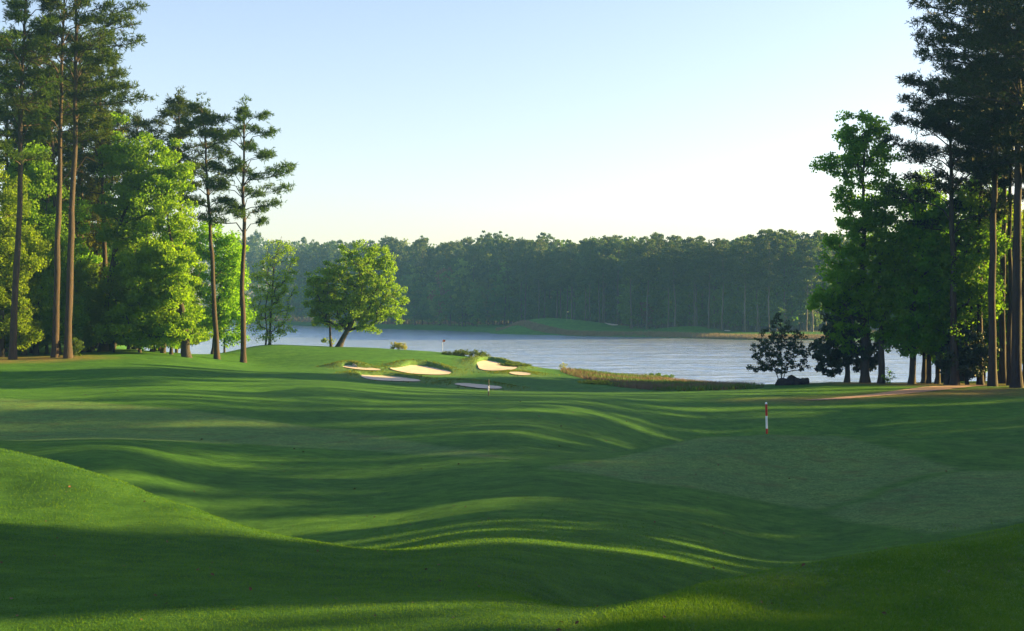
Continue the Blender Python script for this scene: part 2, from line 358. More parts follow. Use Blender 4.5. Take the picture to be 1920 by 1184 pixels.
col = N.mix(1.0, col, N.ramp(n6, [(0.32, (0.80, 0.86, 0.92)), (0.68, (1.18, 1.10, 1.0))]), 'MULTIPLY')
col = N.mix(af.outputs['Fac'], col, N.mix(n2, (0.035, 0.045, 0.018), (0.09, 0.07, 0.035)))
p = N.n('ShaderNodeBsdfPrincipled'); N.l(col, p.inputs['Base Color']); p.inputs['Roughness'].default_value = 0.8
p.inputs['Specular IOR Level'].default_value = 0.06
p.inputs['Sheen Weight'].default_value = 0.0; p.inputs['Sheen Roughness'].default_value = 0.5; p.inputs['Sheen Tint'].default_value = (1.0, 0.85, 0.04, 1)
b1 = N.n('ShaderNodeBump'); b1.inputs['Strength'].default_value = 1.0; b1.inputs['Distance'].default_value = 0.05; N.l(n3, b1.inputs['Height'])
b2 = N.n('ShaderNodeBump'); b2.inputs['Strength'].default_value = 1.0; b2.inputs['Distance'].default_value = 0.03; N.l(n4, b2.inputs['Height']); N.l(b1.outputs[0], b2.inputs['Normal'])
N.l(b2.outputs[0], p.inputs['Normal']); N.l(p.outputs[0], N.out.inputs[0])
M['turf'] = N.m
gm.materials.append(N.m)
tag(obj('ground', gm), kind='structure')

# sand sheets
def ring_sheet(name, poly, mat, dz=0.05, rings=10, zf=Z):
    c = poly.mean(0); V = [[c[0], c[1]]]; n = len(poly)
    for r in range(1, rings + 1):
        V += list(c + (poly - c) * (r / rings))
    V = np.array(V); z = zf(V[:, 0], V[:, 1]) + dz
    i = np.arange(n); j = (i + 1) % n
    tri = np.stack([np.zeros(n, int), 1 + i, 1 + j], -1)
    q = [np.stack([1 + (r - 1) * n + i, 1 + r * n + i, 1 + r * n + j, 1 + (r - 1) * n + j], -1) for r in range(1, rings)]
    return mesh(name, np.column_stack([V, z]), [tri, np.concatenate(q)], mat, True)
N = NT('bunker_sand'); tc = N.n('ShaderNodeTexCoord'); a = N.noise(1.2, 5, 0.6, tc.outputs['Object']); b = N.noise(9, 4, 0.6, tc.outputs['Object'])
col = N.ramp(a, [(0.3, (0.46, 0.39, 0.30)), (0.7, (0.60, 0.52, 0.41))])
p = N.n('ShaderNodeBsdfPrincipled'); N.l(col, p.inputs['Base Color']); p.inputs['Roughness'].default_value = 0.95
bp = N.n('ShaderNodeBump'); bp.inputs['Strength'].default_value = 0.5; bp.inputs['Distance'].default_value = 0.05; N.l(b, bp.inputs['Height'])
N.l(bp.outputs[0], p.inputs['Normal']); N.l(p.outputs[0], N.out.inputs[0]); M['sand'] = N.m
for poly, lip in bunk:
    tag(obj('sand_bunker', ring_sheet('sand_bunker', poly, M['sand'], 0.06)), kind='structure')
# far bunkers
for pts in ([(1131,606),(1142,608),(1160,610),(1158,612),(1140,611)], [(1358,620),(1370,621),(1369,623),(1358,622)]):
    wp = []
    for x, y in pts:
        wp.append(hit(x, y, start=330, far=440)[:2])
    wp = np.array(wp); c = wp.mean(0); wp = c + (wp - c) * np.array([1, 1.0])
    tag(obj('sand_bunker', ring_sheet('sand_bunker', chaikin(wp), M['sand'], 0.18)), kind='structure')
# dirt cart path by the right hand trees
N = NT('dirt_path'); tc = N.n('ShaderNodeTexCoord'); a = N.noise(0.9, 6, 0.65, tc.outputs['Object']); b = N.noise(20, 4, 0.6, tc.outputs['Object'])
col = N.ramp(a, [(0.3, (0.20, 0.12, 0.075)), (0.7, (0.36, 0.23, 0.155))])
p = N.n('ShaderNodeBsdfPrincipled'); N.l(col, p.inputs['Base Color']); p.inputs['Roughness'].default_value = 0.95
bp = N.n('ShaderNodeBump'); bp.inputs['Strength'].default_value = 0.5; bp.inputs['Distance'].default_value = 0.04; N.l(b, bp.inputs['Height'])
N.l(bp.outputs[0], p.inputs['Normal']); N.l(p.outputs[0], N.out.inputs[0]); M['path'] = N.m
pp = world_poly([(1480,752),(1560,747),(1640,739),(1690,731),(1740,725),(1830,722),(1870,722),(1800,729),(1720,738),(1650,744),(1560,751)], 60)
pp = chaikin(pp)
# strip sheet built as a fine grid clipped to the outline
def clip_sheet(name, poly, mat, dz, step):
    lo = poly.min(0); hi = poly.max(0)
    gx = np.arange(lo[0], hi[0] + step, step); gy = np.arange(lo[1], hi[1] + step, step)
    X, Y = np.meshgrid(gx, gy); s = poly_sd(poly, X.ravel(), Y.ravel()).reshape(X.shape)
    keep = (s[:-1, :-1] < 0) & (s[1:, :-1] < 0) & (s[:-1, 1:] < 0) & (s[1:, 1:] < 0)
    ii = np.arange(X.size).reshape(X.shape)
    q = np.stack([ii[:-1, :-1], ii[:-1, 1:], ii[1:, 1:], ii[1:, :-1]], -1)[keep]
    us, inv = np.unique(q, return_inverse=True)
    V = np.stack([X.ravel()[us], Y.ravel()[us]], -1)
    return mesh(name, np.column_stack([V, Z(V[:, 0], V[:, 1]) + dz]), inv.reshape(-1, 4), mat, True)
tag(obj('path', clip_sheet('path', pp, M['path'], 0.03, 0.2)), kind='structure')

# ------------------------------------------------------------ water
N = NT('lake_water'); tc = N.n('ShaderNodeTexCoord')
mp = N.n('ShaderNodeMapping'); mp.inputs['Scale'].default_value = (0.6, 1.0, 1); mp.inputs['Rotation'].default_value = (0, 0, R(8)); N.l(tc.outputs['Object'], mp.inputs[0])
a = N.noise(1.1, 3, 0.6, mp.outputs[0]); b = N.noise(0.28, 3, 0.5, mp.outputs[0]); c_ = N.noise(0.02, 3, 0.6, tc.outputs['Object'])
e_ = N.noise(0.09, 4, 0.6, mp.outputs[0]); h = N.math('ADD', N.math('ADD', a, N.math('MULTIPLY', b, 4.0)), N.math('MULTIPLY', e_, 10.0))
p = N.n('ShaderNodeBsdfPrincipled'); p.inputs['Base Color'].default_value = (0.55, 0.68, 0.84, 1); p.inputs['IOR'].default_value = 1.33
p.inputs['Roughness'].default_value = 0.17; p.inputs['Metallic'].default_value = 0.7
bp = N.n('ShaderNodeBump'); N.l(N.ramp(c_, [(0.35, (0.6,) * 3), (0.65, (1.0,) * 3)]), bp.inputs['Strength']); bp.inputs['Distance'].default_value = 0.20
N.l(h, bp.inputs['Height']); N.l(bp.outputs[0], p.inputs['Normal']); N.l(p.outputs[0], N.out.inputs[0]); M['water'] = N.m
wm = mesh('water', [(-880,90,0),(880,90,0),(880,880,0),(-880,880,0)], np.array([[0,1,2,3]]), M['water'])
tag(obj('water', wm), kind='structure')

# ------------------------------------------------------------ tree machinery
class Skel:
    def __init__(s): s.p = []; s.par = []
    def add(s, pos, par): s.p.append(np.array(pos, float)); s.par.append(par); return len(s.p) - 1
    def arrays(s): return np.array(s.p), np.array(s.par)
def tube_segments(p, par, rad, sides=6, min_r=0.0):
    k = np.where(par >= 0)[0]; k = k[rad[k] >= min_r]
    a = p[par[k]]; b = p[k]; ra = np.minimum(rad[par[k]], rad[k] * 1.35); rb = rad[k]
    d = b - a; L = np.linalg.norm(d, axis=1, keepdims=True) + 1e-9; d = d / L
    up = np.tile([0.13, 0.21, 0.97], (len(k), 1)); up[np.abs(d[:, 2]) > 0.9] = [1, 0, 0]
    u = np.cross(d, up); u /= np.linalg.norm(u, axis=1, keepdims=True); v = np.cross(d, u)
    th = np.arange(sides) * 2 * pi / sides
    ring = u[:, None] * np.cos(th)[None, :, None] + v[:, None] * np.sin(th)[None, :, None]
    A_ = (a - d * ra[:, None] * 0.3)[:, None] + ring * ra[:, None, None]; B_ = (b + d * rb[:, None] * .3)[:, None] + ring * rb[:, None, None]
    V = np.concatenate([A_, B_], 1).reshape(-1, 3)
    i = np.arange(sides); j = (i + 1) % sides
    q = np.stack([i, j, sides + j, sides + i], -1)
    Fq = (np.arange(len(k)) * 2 * sides)[:, None, None] + q[None]
    return V, Fq.reshape(-1, 4)
def trunk_tube(path, radii, sides=12, rng=None):
    """one continuous tapered trunk with a flared foot"""
    path = np.array(path); n = len(path); th = np.arange(sides) * 2 * pi / sides
    jit = 1 + 0.05 * (rng.normal(size=(n, sides)) if rng is not None else 0)
    V = path[:, None] + np.stack([np.cos(th), np.sin(th), 0 * th], -1)[None] * (np.array(radii)[:, None] * jit)[..., None]
    V = V.reshape(-1, 3); i = np.arange(sides); j = (i + 1) % sides
    q = np.concatenate([np.stack([r * sides + i, r * sides + j, (r + 1) * sides + j, (r + 1) * sides + i], -1) for r in range(n - 1)])
    return V, q
def merge(parts):
    V = []; Fs = {}; o = 0
    for v, f in parts:
        V.append(v); Fs.setdefault(f.shape[1], []).append(f + o); o += len(v)
    return np.concatenate(V), [np.concatenate(x) for x in Fs.values()]
def weights(p, par, load):
    w_ = load.astype(float).copy()
    for i in range(len(p) - 1, -1, -1):
        if par[i] >= 0: w_[par[i]] += w_[i]
    return w_
def leaves(rng, C, size, flat=0.35, up=0.35):
    """kite shaped leaf faces at points C"""
    n = len(C); nrm = rng.normal(size=(n, 3)); nrm[:, 2] = nrm[:, 2] * (1 - flat) + up; nrm /= np.linalg.norm(nrm, axis=1, keepdims=True)
    t = np.cross(nrm, rng.normal(size=(n, 3))); t /= np.linalg.norm(t, axis=1, keepdims=True); b = np.cross(nrm, t)
    s = size * rng.uniform(0.6, 1.35, (n, 1))
    V = np.stack([C - t * s * .5, C + b * s * .36 + nrm * s * .08 - t * s * .05, C + t * s * .55, C - b * s * .36 + nrm * s * .08 - t * s * .05], 1).reshape(-1, 3)
    return V, np.arange(4 * n).reshape(-1, 4)
def needles(rng, C, D, n, length, width):
    """tufts: n thin triangles fanned around direction D at every point C"""
    m = len(C); C2 = np.repeat(C, n, 0); d = np.repeat(D, n, 0) * 0.75 + rng.normal(size=(m * n, 3)) * 0.75
    d[:, 2] += 0.15
    d /= np.linalg.norm(d, axis=1, keepdims=True); s = np.cross(d, rng.normal(size=(m * n, 3))); s /= np.linalg.norm(s, axis=1, keepdims=True)
    L = length * rng.uniform(0.7, 1.25, (m * n, 1)); w_ = width * rng.uniform(.7, 1.3, (m * n, 1))
    V = np.stack([C2 - s * w_ * .35, C2 + s * w_ * .35, C2 + d * L * .7 + s * w_ * .5, C2 + d * L * 1.0 - s * w_ * .2], 1)
    return V.reshape(-1, 3), np.arange(m * n * 4).reshape(-1, 4)

def make_pine(name, seed, H, r0, bare=0.5, spread=4.5, nb=42, lean=(0, 0), tufts=60, nl=7, ln=0.36, wd=0.062, custom=None, mat='pine', bark='pinebark', sides=12, top_round=0.5, dead=4):
    rng = np.random.default_rng(seed); S = Skel(); nT = 22
    wob = np.cumsum(rng.normal(size=(nT + 1, 2)) * 0.045, 0); wob[0] = 0
    zz = np.linspace(0, 1, nT + 1)
    path = [np.array([lean[0] * H * t ** 1.2 + wob[i, 0] * min(1, t * 3), lean[1] * H * t + wob[i, 1] * min(1, t * 3), H * t]) for i, t in enumerate(zz)]
    ids = []
    for i, q in enumerate(path): ids.append(S.add(q, ids[-1] if ids else -1))
    rT = r0 * (1 - 0.82 * zz ** 1.15); rT[0] *= 1.35; rT[-1] = 0.03
    load = {}; tp = []; td = []
    ga = rng.uniform(0, 6.28)
    specs = []
    nb = int(nb * .74)
    for k in range(nb):
        t = bare + (0.985 - bare) * (max(0.0, k + rng.uniform(-.4, .4)) / nb) ** 0.9; t = min(max(t, bare), 0.985)
        ga += 2.4 + rng.normal() * 0.5
        u_ = (t - bare) / (1 - bare)
        prof = (0.55 + 0.75 * math.sin(pi * min(1, u_ * 0.85 + 0.2))) * (1 - u_ ** 3 * (1 - top_round * .6))
        specs.append((t, ga, spread * prof * rng.choice([rng.uniform(0.35, 0.7), rng.uniform(.75, 1.25)]) * 0.85, rng.uniform(0.0, 0.45) + 0.5 * u_, 1.0))
    if custom: specs += custom
    for (t, az, L, rise, dens) in specs:
        f = t * nT; i0 = min(int(f), nT - 1); start = path[i0] + (path[i0 + 1] - path[i0]) * (f - i0)
        d = np.array([cos(az), sin(az), 0]); n = max(3, int(L / 0.7)); prev = ids[i0]; pt = start.copy()
        rz_ = rise; side = np.array([-d[1], d[0], 0])
        sway = rng.normal() * 0.25
        for j in range(n):
            s = (j + 1) / n
            pt = pt + (d + side * (sway * s + rng.normal() * 0.12) + np.array([0, 0, rz_ * (1 - s * 1.1) + 0.35 * s * s + rng.normal() * 0.08])) * (L / n)
            prev = S.add(pt, prev); load[prev] = load.get(prev, 0) + 0.5
            if s > 0.34:
                # side shoots carrying tufts
                nt_ = max(2, int(1.35 * tufts * dens / n * (0.7 + 0.6 * s)))
                ns = 2 + int(rng.integers(0, 2))
                for q in range(ns):
                    sg = 1 if (j + q) % 2 else -1
                    sl = (0.40 + 0.26 * L * (1.15 - s)) * rng.uniform(0.5, 1.25)
                    dv = side * sg * rng.uniform(0.4, 1) + d * rng.uniform(0.2, 0.9) + np.array([0, 0, rng.uniform(0.0, 0.55)])
                    dv /= np.linalg.norm(dv); e = pt + dv * sl; e_id = S.add(e, prev); load[e_id] = 1
                    m = max(1, int(nt_ * 1.5) // ns); r_ = rng.uniform(0.15, 1.0, m) ** .5 * 1.1
                    pts = pt + dv * sl * r_[:, None] + rng.normal(size=(m, 3)) * np.array([0.27, 0.27, 0.17]) * (1 + .15 * (ln > .5))
                    tp.append(pts); td.append(np.tile(dv, (m, 1)))
    for k in range(dead):   # short dead stubs under the crown
        t = rng.uniform(bare * 0.55, bare); f = t * nT; i0 = int(f); st = path[i0] + (path[i0 + 1] - path[i0]) * (f - i0); az = rng.uniform(0, 6.28); L = rng.uniform(0.6, 2.2)
        a_ = S.add(st + np.array([cos(az), sin(az), .1]) * L * .5, ids[i0]); b_ = S.add(st + np.array([cos(az) * L, sin(az) * L, -0.1 * L]), a_); load[b_] = .4
    # leader tuft
    tp.append(path[-1] + rng.normal(size=(26, 3)) * np.array([.35, .35, .4])); td.append(np.tile([0, 0, 1.0], (26, 1)))
    p_, par = S.arrays(); ld = np.zeros(len(p_)); 
    for k_, v_ in load.items(): ld[k_] += v_
    wt = weights(p_, par, ld); rad = 0.010 + 0.009 * wt ** 0.55
    isT = np.zeros(len(p_), bool); isT[ids] = True
    rad[ids] = rT
    par2 = par.copy(); par2[ids] = -1
    bp_ = rad.copy(); V1, F1 = tube_segments(p_, par2, np.where(isT, 1.0, rad), 5)
    V0, F0 = trunk_tube(path, rT, sides, rng)
    V, Fs = merge([(V0, F0), (V1, F1)])
    bark_me = mesh('trunk', V, Fs, M[bark], True)
    TP = np.concatenate(tp); TD = np.concatenate(td)
    Vn, Fn = needles(rng, TP, TD, nl, ln, wd)
    crown_me = mesh('crown', Vn, Fn, M[mat])
    return bark_me, crown_me

def make_broad(name, seed, trunk, r0, lobes, ncl, cr, nleaf, leaf, mat, bark='bark', extra_trunks=(), solid=0.0, flat=0.7, hang=0.0, droop=0.0, tw=0.010):
    """trunk: list of points; lobes: (cx,cy,cz,rx,ry,rz); clumps fill the lobes"""
    rng = np.random.default_rng(seed); S = Skel(); parts = []; tips = []
    allT = []
    for (pts, rr) in [(trunk, r0)] + list(extra_trunks):
        pts = np.array(pts, float)
        # resample
        seg = np.linalg.norm(np.diff(pts, axis=0), axis=1); cum = np.concatenate([[0], np.cumsum(seg)]); n = max(6, int(cum[-1] / 0.8))
        s_ = np.linspace(0, cum[-1], n + 1); path = np.stack([np.interp(s_, cum, pts[:, k]) for k in range(3)], -1)
        w_ = np.cumsum(rng.normal(size=(n + 1, 3)) * 0.05, 0) * [1, 1, 0]; w_ -= w_[0]; path = path + w_
        ids = []
        for q in path: ids.append(S.add(q, ids[-1] if ids else -1))
        t = np.linspace(0, 1, n + 1); rT = rr * (1 - 0.88 * t); rT[0] *= 1.3
        allT.append((path, rT, ids))
    lob = np.array(lobes, float); vol = lob[:, 3] * lob[:, 4] * lob[:, 5]; vol = vol ** 0.8; vol /= vol.sum()
    C = []
    for li, k in enumerate(np.maximum(1, (vol * ncl).astype(int))):
        d = rng.normal(size=(k, 3)); d /= np.linalg.norm(d, axis=1, keepdims=True)
        r_ = rng.uniform(solid, 1, (k, 1)) ** (0.42)
        C.append(lob[li, :3] + d * r_ * lob[li, 3:])
    C = np.concatenate(C)
    # attach clumps from the trunk outwards
    tr = np.array([q for (pa, _, _) in allT for q in pa]); base_d = np.array([np.min(np.linalg.norm((tr - c) * [1, 1, .6], axis=1)) for c in C])
    order = np.argsort(base_d); load = {}
    for ci in order:
        c = C[ci]; pp_ = np.array(S.p); hd = np.hypot(pp_[:, 0] - c[0], pp_[:, 1] - c[1]); dz = c[2] - pp_[:, 2]
        cost = np.sqrt(hd ** 2 + dz ** 2) + np.where(dz < 0.15 * hd, 2.5 * (0.15 * hd - dz), 0) + 0.0
        cost[pp_[:, 2] < 0.12 * max(C[:, 2])] += 3
        j = int(np.argmin(cost)); a = pp_[j]; L = np.linalg.norm(c - a); n = max(2, int(L / 0.9)); prev = j
        for q in range(1, n + 1):
            s = q / n; pt = a + (c - a) * s; pt[2] += 0.10 * L * math.sin(pi * s) * (1 - droop * 2) ; pt += rng.normal(size=3) * 0.05 * L * (s < 1)
            prev = S.add(pt, prev)
        load[prev] = 1.0
    p_, par = S.arrays(); ld = np.zeros(len(p_))
    for k_, v_ in load.items(): ld[k_] += v_
    wt = weights(p_, par, ld); rad = tw + tw * 1.5 * np.maximum(wt, 0.3) ** 0.58
    par2 = par.copy(); isT = np.zeros(len(p_), bool)
    for path, rT, ids in allT: isT[ids] = True; par2[ids] = -1
    maxr = max(r0 * 0.55, 0.04); rad = np.minimum(rad, maxr)
    V1, F1 = tube_segments(p_, par2, np.where(isT, 1.0, rad), 5)
    pr = [(V1, F1)]
    for path, rT, ids in allT: pr.append(trunk_tube(path, rT, 10, rng))
    V, Fs = merge(pr); bark_me = mesh('trunk', V, Fs, M[bark], True)
    nL = rng.poisson(nleaf, len(C)); nL = np.maximum(nL, 3); rr = cr * rng.uniform(0.65, 1.3, len(C))
    rep = np.repeat(np.arange(len(C)), nL); d = rng.normal(size=(len(rep), 3)); d /= np.linalg.norm(d, axis=1, keepdims=True)
    q = rng.uniform(0, 1, (len(rep), 1)) ** 0.45
    L = C[rep] + d * q * rr[rep][:, None] * np.array([1, 1, flat]); L[:, 2] -= hang * rng.uniform(0, 1, len(rep)) ** 2
    Vl, Fl = leaves(rng, L, leaf)
    return bark_me, mesh('crown', Vl, Fl, M[mat])

def put_tree(name, meshes, x, y, label, cat='tree', group=None, rz=0, sc=1.0, z=None, sink=0.12, crown_name='crown'):
    r = empty(name, (x, y, (gz(x, y) if z is None else z) - sink)); r.rotation_euler = (0, 0, rz)
    r.scale = (sc, sc, sc) if not isinstance(sc, tuple) else sc
    obj('trunk', meshes[0], r); obj(crown_name, meshes[1], r)
    tag(r, label, cat, group)
    return r
def place(px, Y): return (px - CX) * Y / F, Y
#@@TREES
def pxh(py0, py1, Y): return (py0 - py1) * Y / F
def lob(base_px, base_py, Y, L, depth=0.85):
    """lobes given as (px, py, rx_px, ry_px[, dy]) on the crown's own depth -> metres round the foot"""
    k = Y / F; out = []
    for l in L:
        dy = l[4] if len(l) > 4 else 0.0
        out.append(((l[0] - base_px) * k, dy, (base_py - l[1]) * k, l[2] * k, l[2] * k * depth, l[3] * k))
    return out
def trk(base_px, base_py, Y, pts): return [((x - base_px) * Y / F, (i * 0.15) if i else 0, (base_py - y) * Y / F) for i, (x, y) in enumerate(pts)]
def pine_at(name, px, py, Y, label, group=None, sc=1.0, rz=0.0, **kw):
    x, y = place(px, Y); ms = make_pine(name, **kw); return put_tree('pine_tree', ms, x, y, label, 'pine tree', group, rz, sc), ms
def broad_at(name, px, py, Y, label, trunk, r0, lobes, ncl, cr, nleaf, leaf, mat, group=None, cat='tree', oname='broadleaf_tree', depth=.85, seed=1, extra=(), **kw):
    x, y = place(px, Y)
    ms = make_broad(name, seed, trk(px, py, Y, trunk), r0, lob(px, py, Y, lobes, depth), ncl, cr, nleaf, leaf, mat,
                    extra_trunks=[(trk(px, py, Y, t), r) for t, r in extra], **kw)
    return put_tree(oname, ms, x, y, label, cat, group), ms
C0, CPI = 0.0, pi
# ---- left grove: tall pines
_, pA = pine_at('pA', 24, 676, 106, 'tall pine with reddish bark at far left, its crown cut by the frame', seed=11, H=33, r0=.30, bare=.50, spread=4.6, nb=46, lean=(.036, 0), tufts=54)
_, pB = pine_at('pB', 103, 669, 108, 'left one of the two tall bare pine trunks standing close together', seed=12, H=33, r0=.30, bare=.55, spread=4.2, nb=44, lean=(.022, .01), tufts=50)
_, pC = pine_at('pC', 127, 669, 107, 'right one of the two close tall pine trunks, long limbs reaching over the open sky', seed=13, H=34.5, r0=.32, bare=.56, spread=4.0, nb=44, lean=(.010, 0), tufts=52,
   custom=[(.625, -.1, 5.9, -.02, 1.5), (.66, .25, 4.2, .1, 1.3), (.765, .05, 5.0, .12, 1.5), (.80, -.3, 4.6, .15, 1.4), (.84, .2, 4.9, .25, 1.4), (.72, -.5, 4.0, .2, 1.3), (.90, 0, 4.6, .4, 1.3), (.69, pi, 3.5, .1, 1)])
_, pD = pine_at('pD', 110, 668, 117, 'slim pine behind the two close tall pine trunks', seed=14, H=27, r0=.24, bare=.55, spread=3.2, nb=34, lean=(-.035, 0), tufts=44)
_, pE = pine_at('pE', 407, 681, 124, 'pine with a long bare trunk leaning left, beside the lone straight pine', seed=15, H=25.4, r0=.27, bare=.56, spread=3.4, nb=34, lean=(-.060, 0), tufts=50,
   custom=[(.56, .1, 2.6, .1, 1.2), (.60, pi, 3.0, .1, 1.2), (.66, pi + .2, 3.6, .2, 1.3), (.72, .0, 3.2, .25, 1.2)])
_, pF = pine_at('pF', 346, 668, 127, 'pine with a broad rounded top rising behind the bright green maples', seed=16, H=26.3, r0=.32, bare=.60, spread=3.9, nb=40, lean=(-.030, 0), tufts=50, top_round=.1)
_, pG = pine_at('pG', 456, 682, 124, 'lone straight pine at the lake end of the left grove', seed=17, H=25.6, r0=.28, bare=.55, spread=2.5, nb=26, lean=(.022, 0), tufts=42, dead=2,
   custom=[(.835, pi, 3.2, .75, 1.9), (.90, pi + .2, 2.4, .8, 1.4), (.93, .1, 1.9, .8, 1.3), (.86, .1, 2.6, .5, 1.3), (.725, .05, 4.3, .22, 1.6), (.70, -.3, 4.6, .12, 1.5), (.655, .2, 4.2, .05, 1.6), (.60, 0, 3.0, .05, 1.2),
           (.72, pi, 2.6, .2, 1.1), (.655, pi + .2, 3.2, .15, 1.3), (.60, pi - .1, 2.6, .1, 1), (.545, pi, 4.0, -.12, 2.0), (.535, .1, 1.8, 0, 1.0), (.78, .2, 2.2, .4, 1.1)])
# ---- left grove: broadleaved trees
_, bA = broad_at('bA', 192, 655, 119, 'large dark green maple with a leaning trunk, middle of the left grove', [(192,655),(203,540),(213,440),(235,370),(262,310)], .46,
   [(285,295,72,48),(232,290,46,50),(318,335,44,38),(275,370,66,46),(225,400,48,60),(255,460,60,50),(235,540,58,50),(215,235,22,30),(330,390,30,40)], 250, 0.85, 156, 0.24, 'maple', seed=21, solid=.15)
_, bB = broad_at('bB', 352, 671, 115, 'bright yellow-green tree with a thick short trunk behind the pine lean', [(350,671),(345,620),(332,540),(318,450),(305,400)], .42,
   [(315,440,52,60),(335,520,48,60),(290,520,58,66),(330,590,48,50),(270,600,60,48),(225,620,40,34),(355,620,25,30)], 250, 0.81, 156, 0.23, 'fresh', seed=22, solid=.25)
_, bC = broad_at('bC', 172, 656, 125, 'olive-yellow budding tree between the twin pines and the dark maple', [(172,656),(176,560),(182,440),(188,300),(190,230)], .26,
   [(195,250,36,50),(180,330,44,56),(170,420,48,60),(165,520,48,60),(180,600,46,40),(205,230,20,26)], 220, 0.81, 123, 0.20, 'olive', seed=23, solid=.1)
_, bD = broad_at('bD', 2, 672, 110, 'light green tree at the left edge of the photo', [(2,672),(4,600),(0,500),(5,420),(10,360)], .28,
   [(10,400,52,60),(30,480,60,66),(-20,500,60,90),(20,580,58,56),(5,340,36,40),(45,620,34,30)], 230, 0.81, 139, 0.20, 'fresh', seed=24, solid=.2)
_, bE = broad_at('bE', 68, 670, 114, 'mid green tree between the far left pine and the twin pines', [(68,670),(70,600),(75,480),(80,380)], .27,
   [(80,380,44,56),(85,470,52,60),(70,560,54,56),(120,600,40,40),(60,320,36,44)], 210, 0.81, 139, 0.22, 'maple', seed=25, solid=.2)
_, bF = broad_at('bF', 398, 664, 136, 'green tree growing behind the leaning pine near the lake', [(398,664),(402,600),(412,520),(418,460)], .20,
   [(425,470,38,40),(412,540,40,46),(440,520,30,40),(395,600,34,36),(450,590,22,34),(385,450,34,40)], 150, 0.77, 123, 0.23, 'fresh', seed=26, solid=.1)
_, bG = broad_at('bG', 421, 656, 140, 'slender tree with a thin straight stem between the leaning and the lone pine', [(421,656),(422,600),(424,540),(426,480)], .11,
   [(430,500,30,40),(428,570,28,40),(436,620,22,20)], 70, .8, 110, .22, 'maple', seed=27)
_, bH = broad_at('bH', 502, 646, 149, 'slim airy young tree with two thin stems on the green mound by the water', [(506,646),(507,600),(510,540),(515,480),(528,440)], .15,
   [(525,470,30,34),(510,520,40,40),(530,560,34,40),(490,570,38,50),(545,500,20,34),(500,620,36,20),(535,610,24,20),(482,520,22,36)], 200, .62, 42, .19, 'fresh', seed=28, extra=[([(498,646),(501,620),(495,580),(505,520),(515,470)], .10), ([(502,646),(506,630),(520,600)], .06)])
_, bI = broad_at('bI', 634, 655, 151, 'round green tree with a thick trunk leaning right on the lake shore', [(634,655),(645,632),(660,610),(672,580),(678,530),(675,490)], .42,
   [(672,512,74,56),(634,545,66,58),(705,545,60,60),(722,575,42,42),(655,590,70,34),(610,560,40,50),(690,480,44,28),(700,605,36,24)], 460, .60, 62, .23, 'spring', seed=29, solid=.1)
_, bJ = broad_at('bJ', 621, 655, 152, 'thin upright stem with small leaf sprays beside the round leaning tree', [(621,655),(619,620),(614,580),(610,540)], .17,
   [(612,560,34,50),(615,640,10,12),(600,600,22,26)], 70, .6, 60, .21, 'spring', seed=30)
# ---- right grove
def mag(*a, **k): return broad_at(*a, oname='magnolia_tree', cat='tree', **k)
_, mA = mag('mA', 1464, 710, 106, 'small dark magnolia with several stems beside the pile of dark rocks', [(1464,710),(1466,670),(1464,620),(1462,590)], .07,
   [(1463,603,26,26),(1440,628,32,22),(1488,622,28,20),(1432,656,30,20),(1472,648,44,26),(1502,650,22,16),(1424,676,26,10),(1458,674,38,14),(1494,672,20,11),(1513,677,12,6),(1465,582,12,11)], 270, .25, 22, .165, 'magnolia', seed=41, extra=[([(1462,709),(1455,680),(1445,650)], .05), ([(1466,709),(1475,670),(1482,640)], .05)], tw=.007)
_, mB = mag('mB', 1586, 717, 107, 'broad dark evergreen with hanging lower boughs under the tall poplar', [(1588,717),(1588,670),(1586,620),(1584,570)], .24,
   [(1580,600,42,46),(1600,560,34,44),(1570,650,50,34),(1610,650,44,40),(1545,665,26,18),(1560,690,30,14),(1625,675,26,24)], 330, .42, 42, .23, 'magnolia', seed=42, solid=.1)
_, rA = broad_at('rA', 1622, 717, 106, 'tallest broadleaved tree of the right grove, its lobed crown jutting over the lake', [(1622,717),(1622,600),(1620,480),(1618,360),(1615,250)], .40,
   [(1590,245,30,36),(1632,232,34,32),(1600,300,46,44),(1552,305,24,26),(1650,290,40,50),(1610,390,50,60),(1590,470,46,50),(1640,450,46,60),(1575,530,42,48),(1548,560,32,30),(1620,560,50,60),(1590,620,40,36)], 420, 0.66, 65, 0.24, 'poplar', seed=43, solid=.0)
_, rB = broad_at('rB', 1652, 717, 105, 'ivy-clad trunk tree right of the tall lobed poplar', [(1652,717),(1654,620),(1656,500),(1662,380)], .30,
   [(1665,370,36,50),(1670,460,46,60),(1660,560,46,60),(1680,620,36,36),(1690,520,34,50)], 260, 0.69, 62, 0.24, 'poplar', seed=44)
_, rC = broad_at('rC', 1709, 718, 105, 'leafy tree with low drooping sprays over the water, third trunk from the dark evergreen', [(1709,718),(1712,640),(1718,520),(1730,400)], .30,
   [(1730,390,44,50),(1720,470,50,56),(1705,560,50,56),(1700,630,46,34),(1740,600,40,44),(1770,480,44,60)], 300, 0.69, 62, 0.24, 'poplar', seed=45)
_, rD = broad_at('rD', 1775, 719, 104, 'leaning slim dark trunk tree in front of the dense right grove', [(1775,719),(1783,600),(1790,470),(1800,380)], .24,
   [(1810,400,50,56),(1790,490,50,60),(1830,540,50,60),(1780,600,46,44),(1850,440,44,60)], 280, 0.72, 62, 0.25, 'poplar', seed=46)
_, rE = mag('rE', 1814, 719, 104, 'dark dense evergreen between the slim pine and the thick pine trunk', [(1814,719),(1812,680),(1808,630),(1806,600)], .16,
   [(1808,625,36,36),(1795,665,40,28),(1830,660,36,30),(1805,690,34,12)], 200, .5, 85, .21, 'magnolia', seed=47)
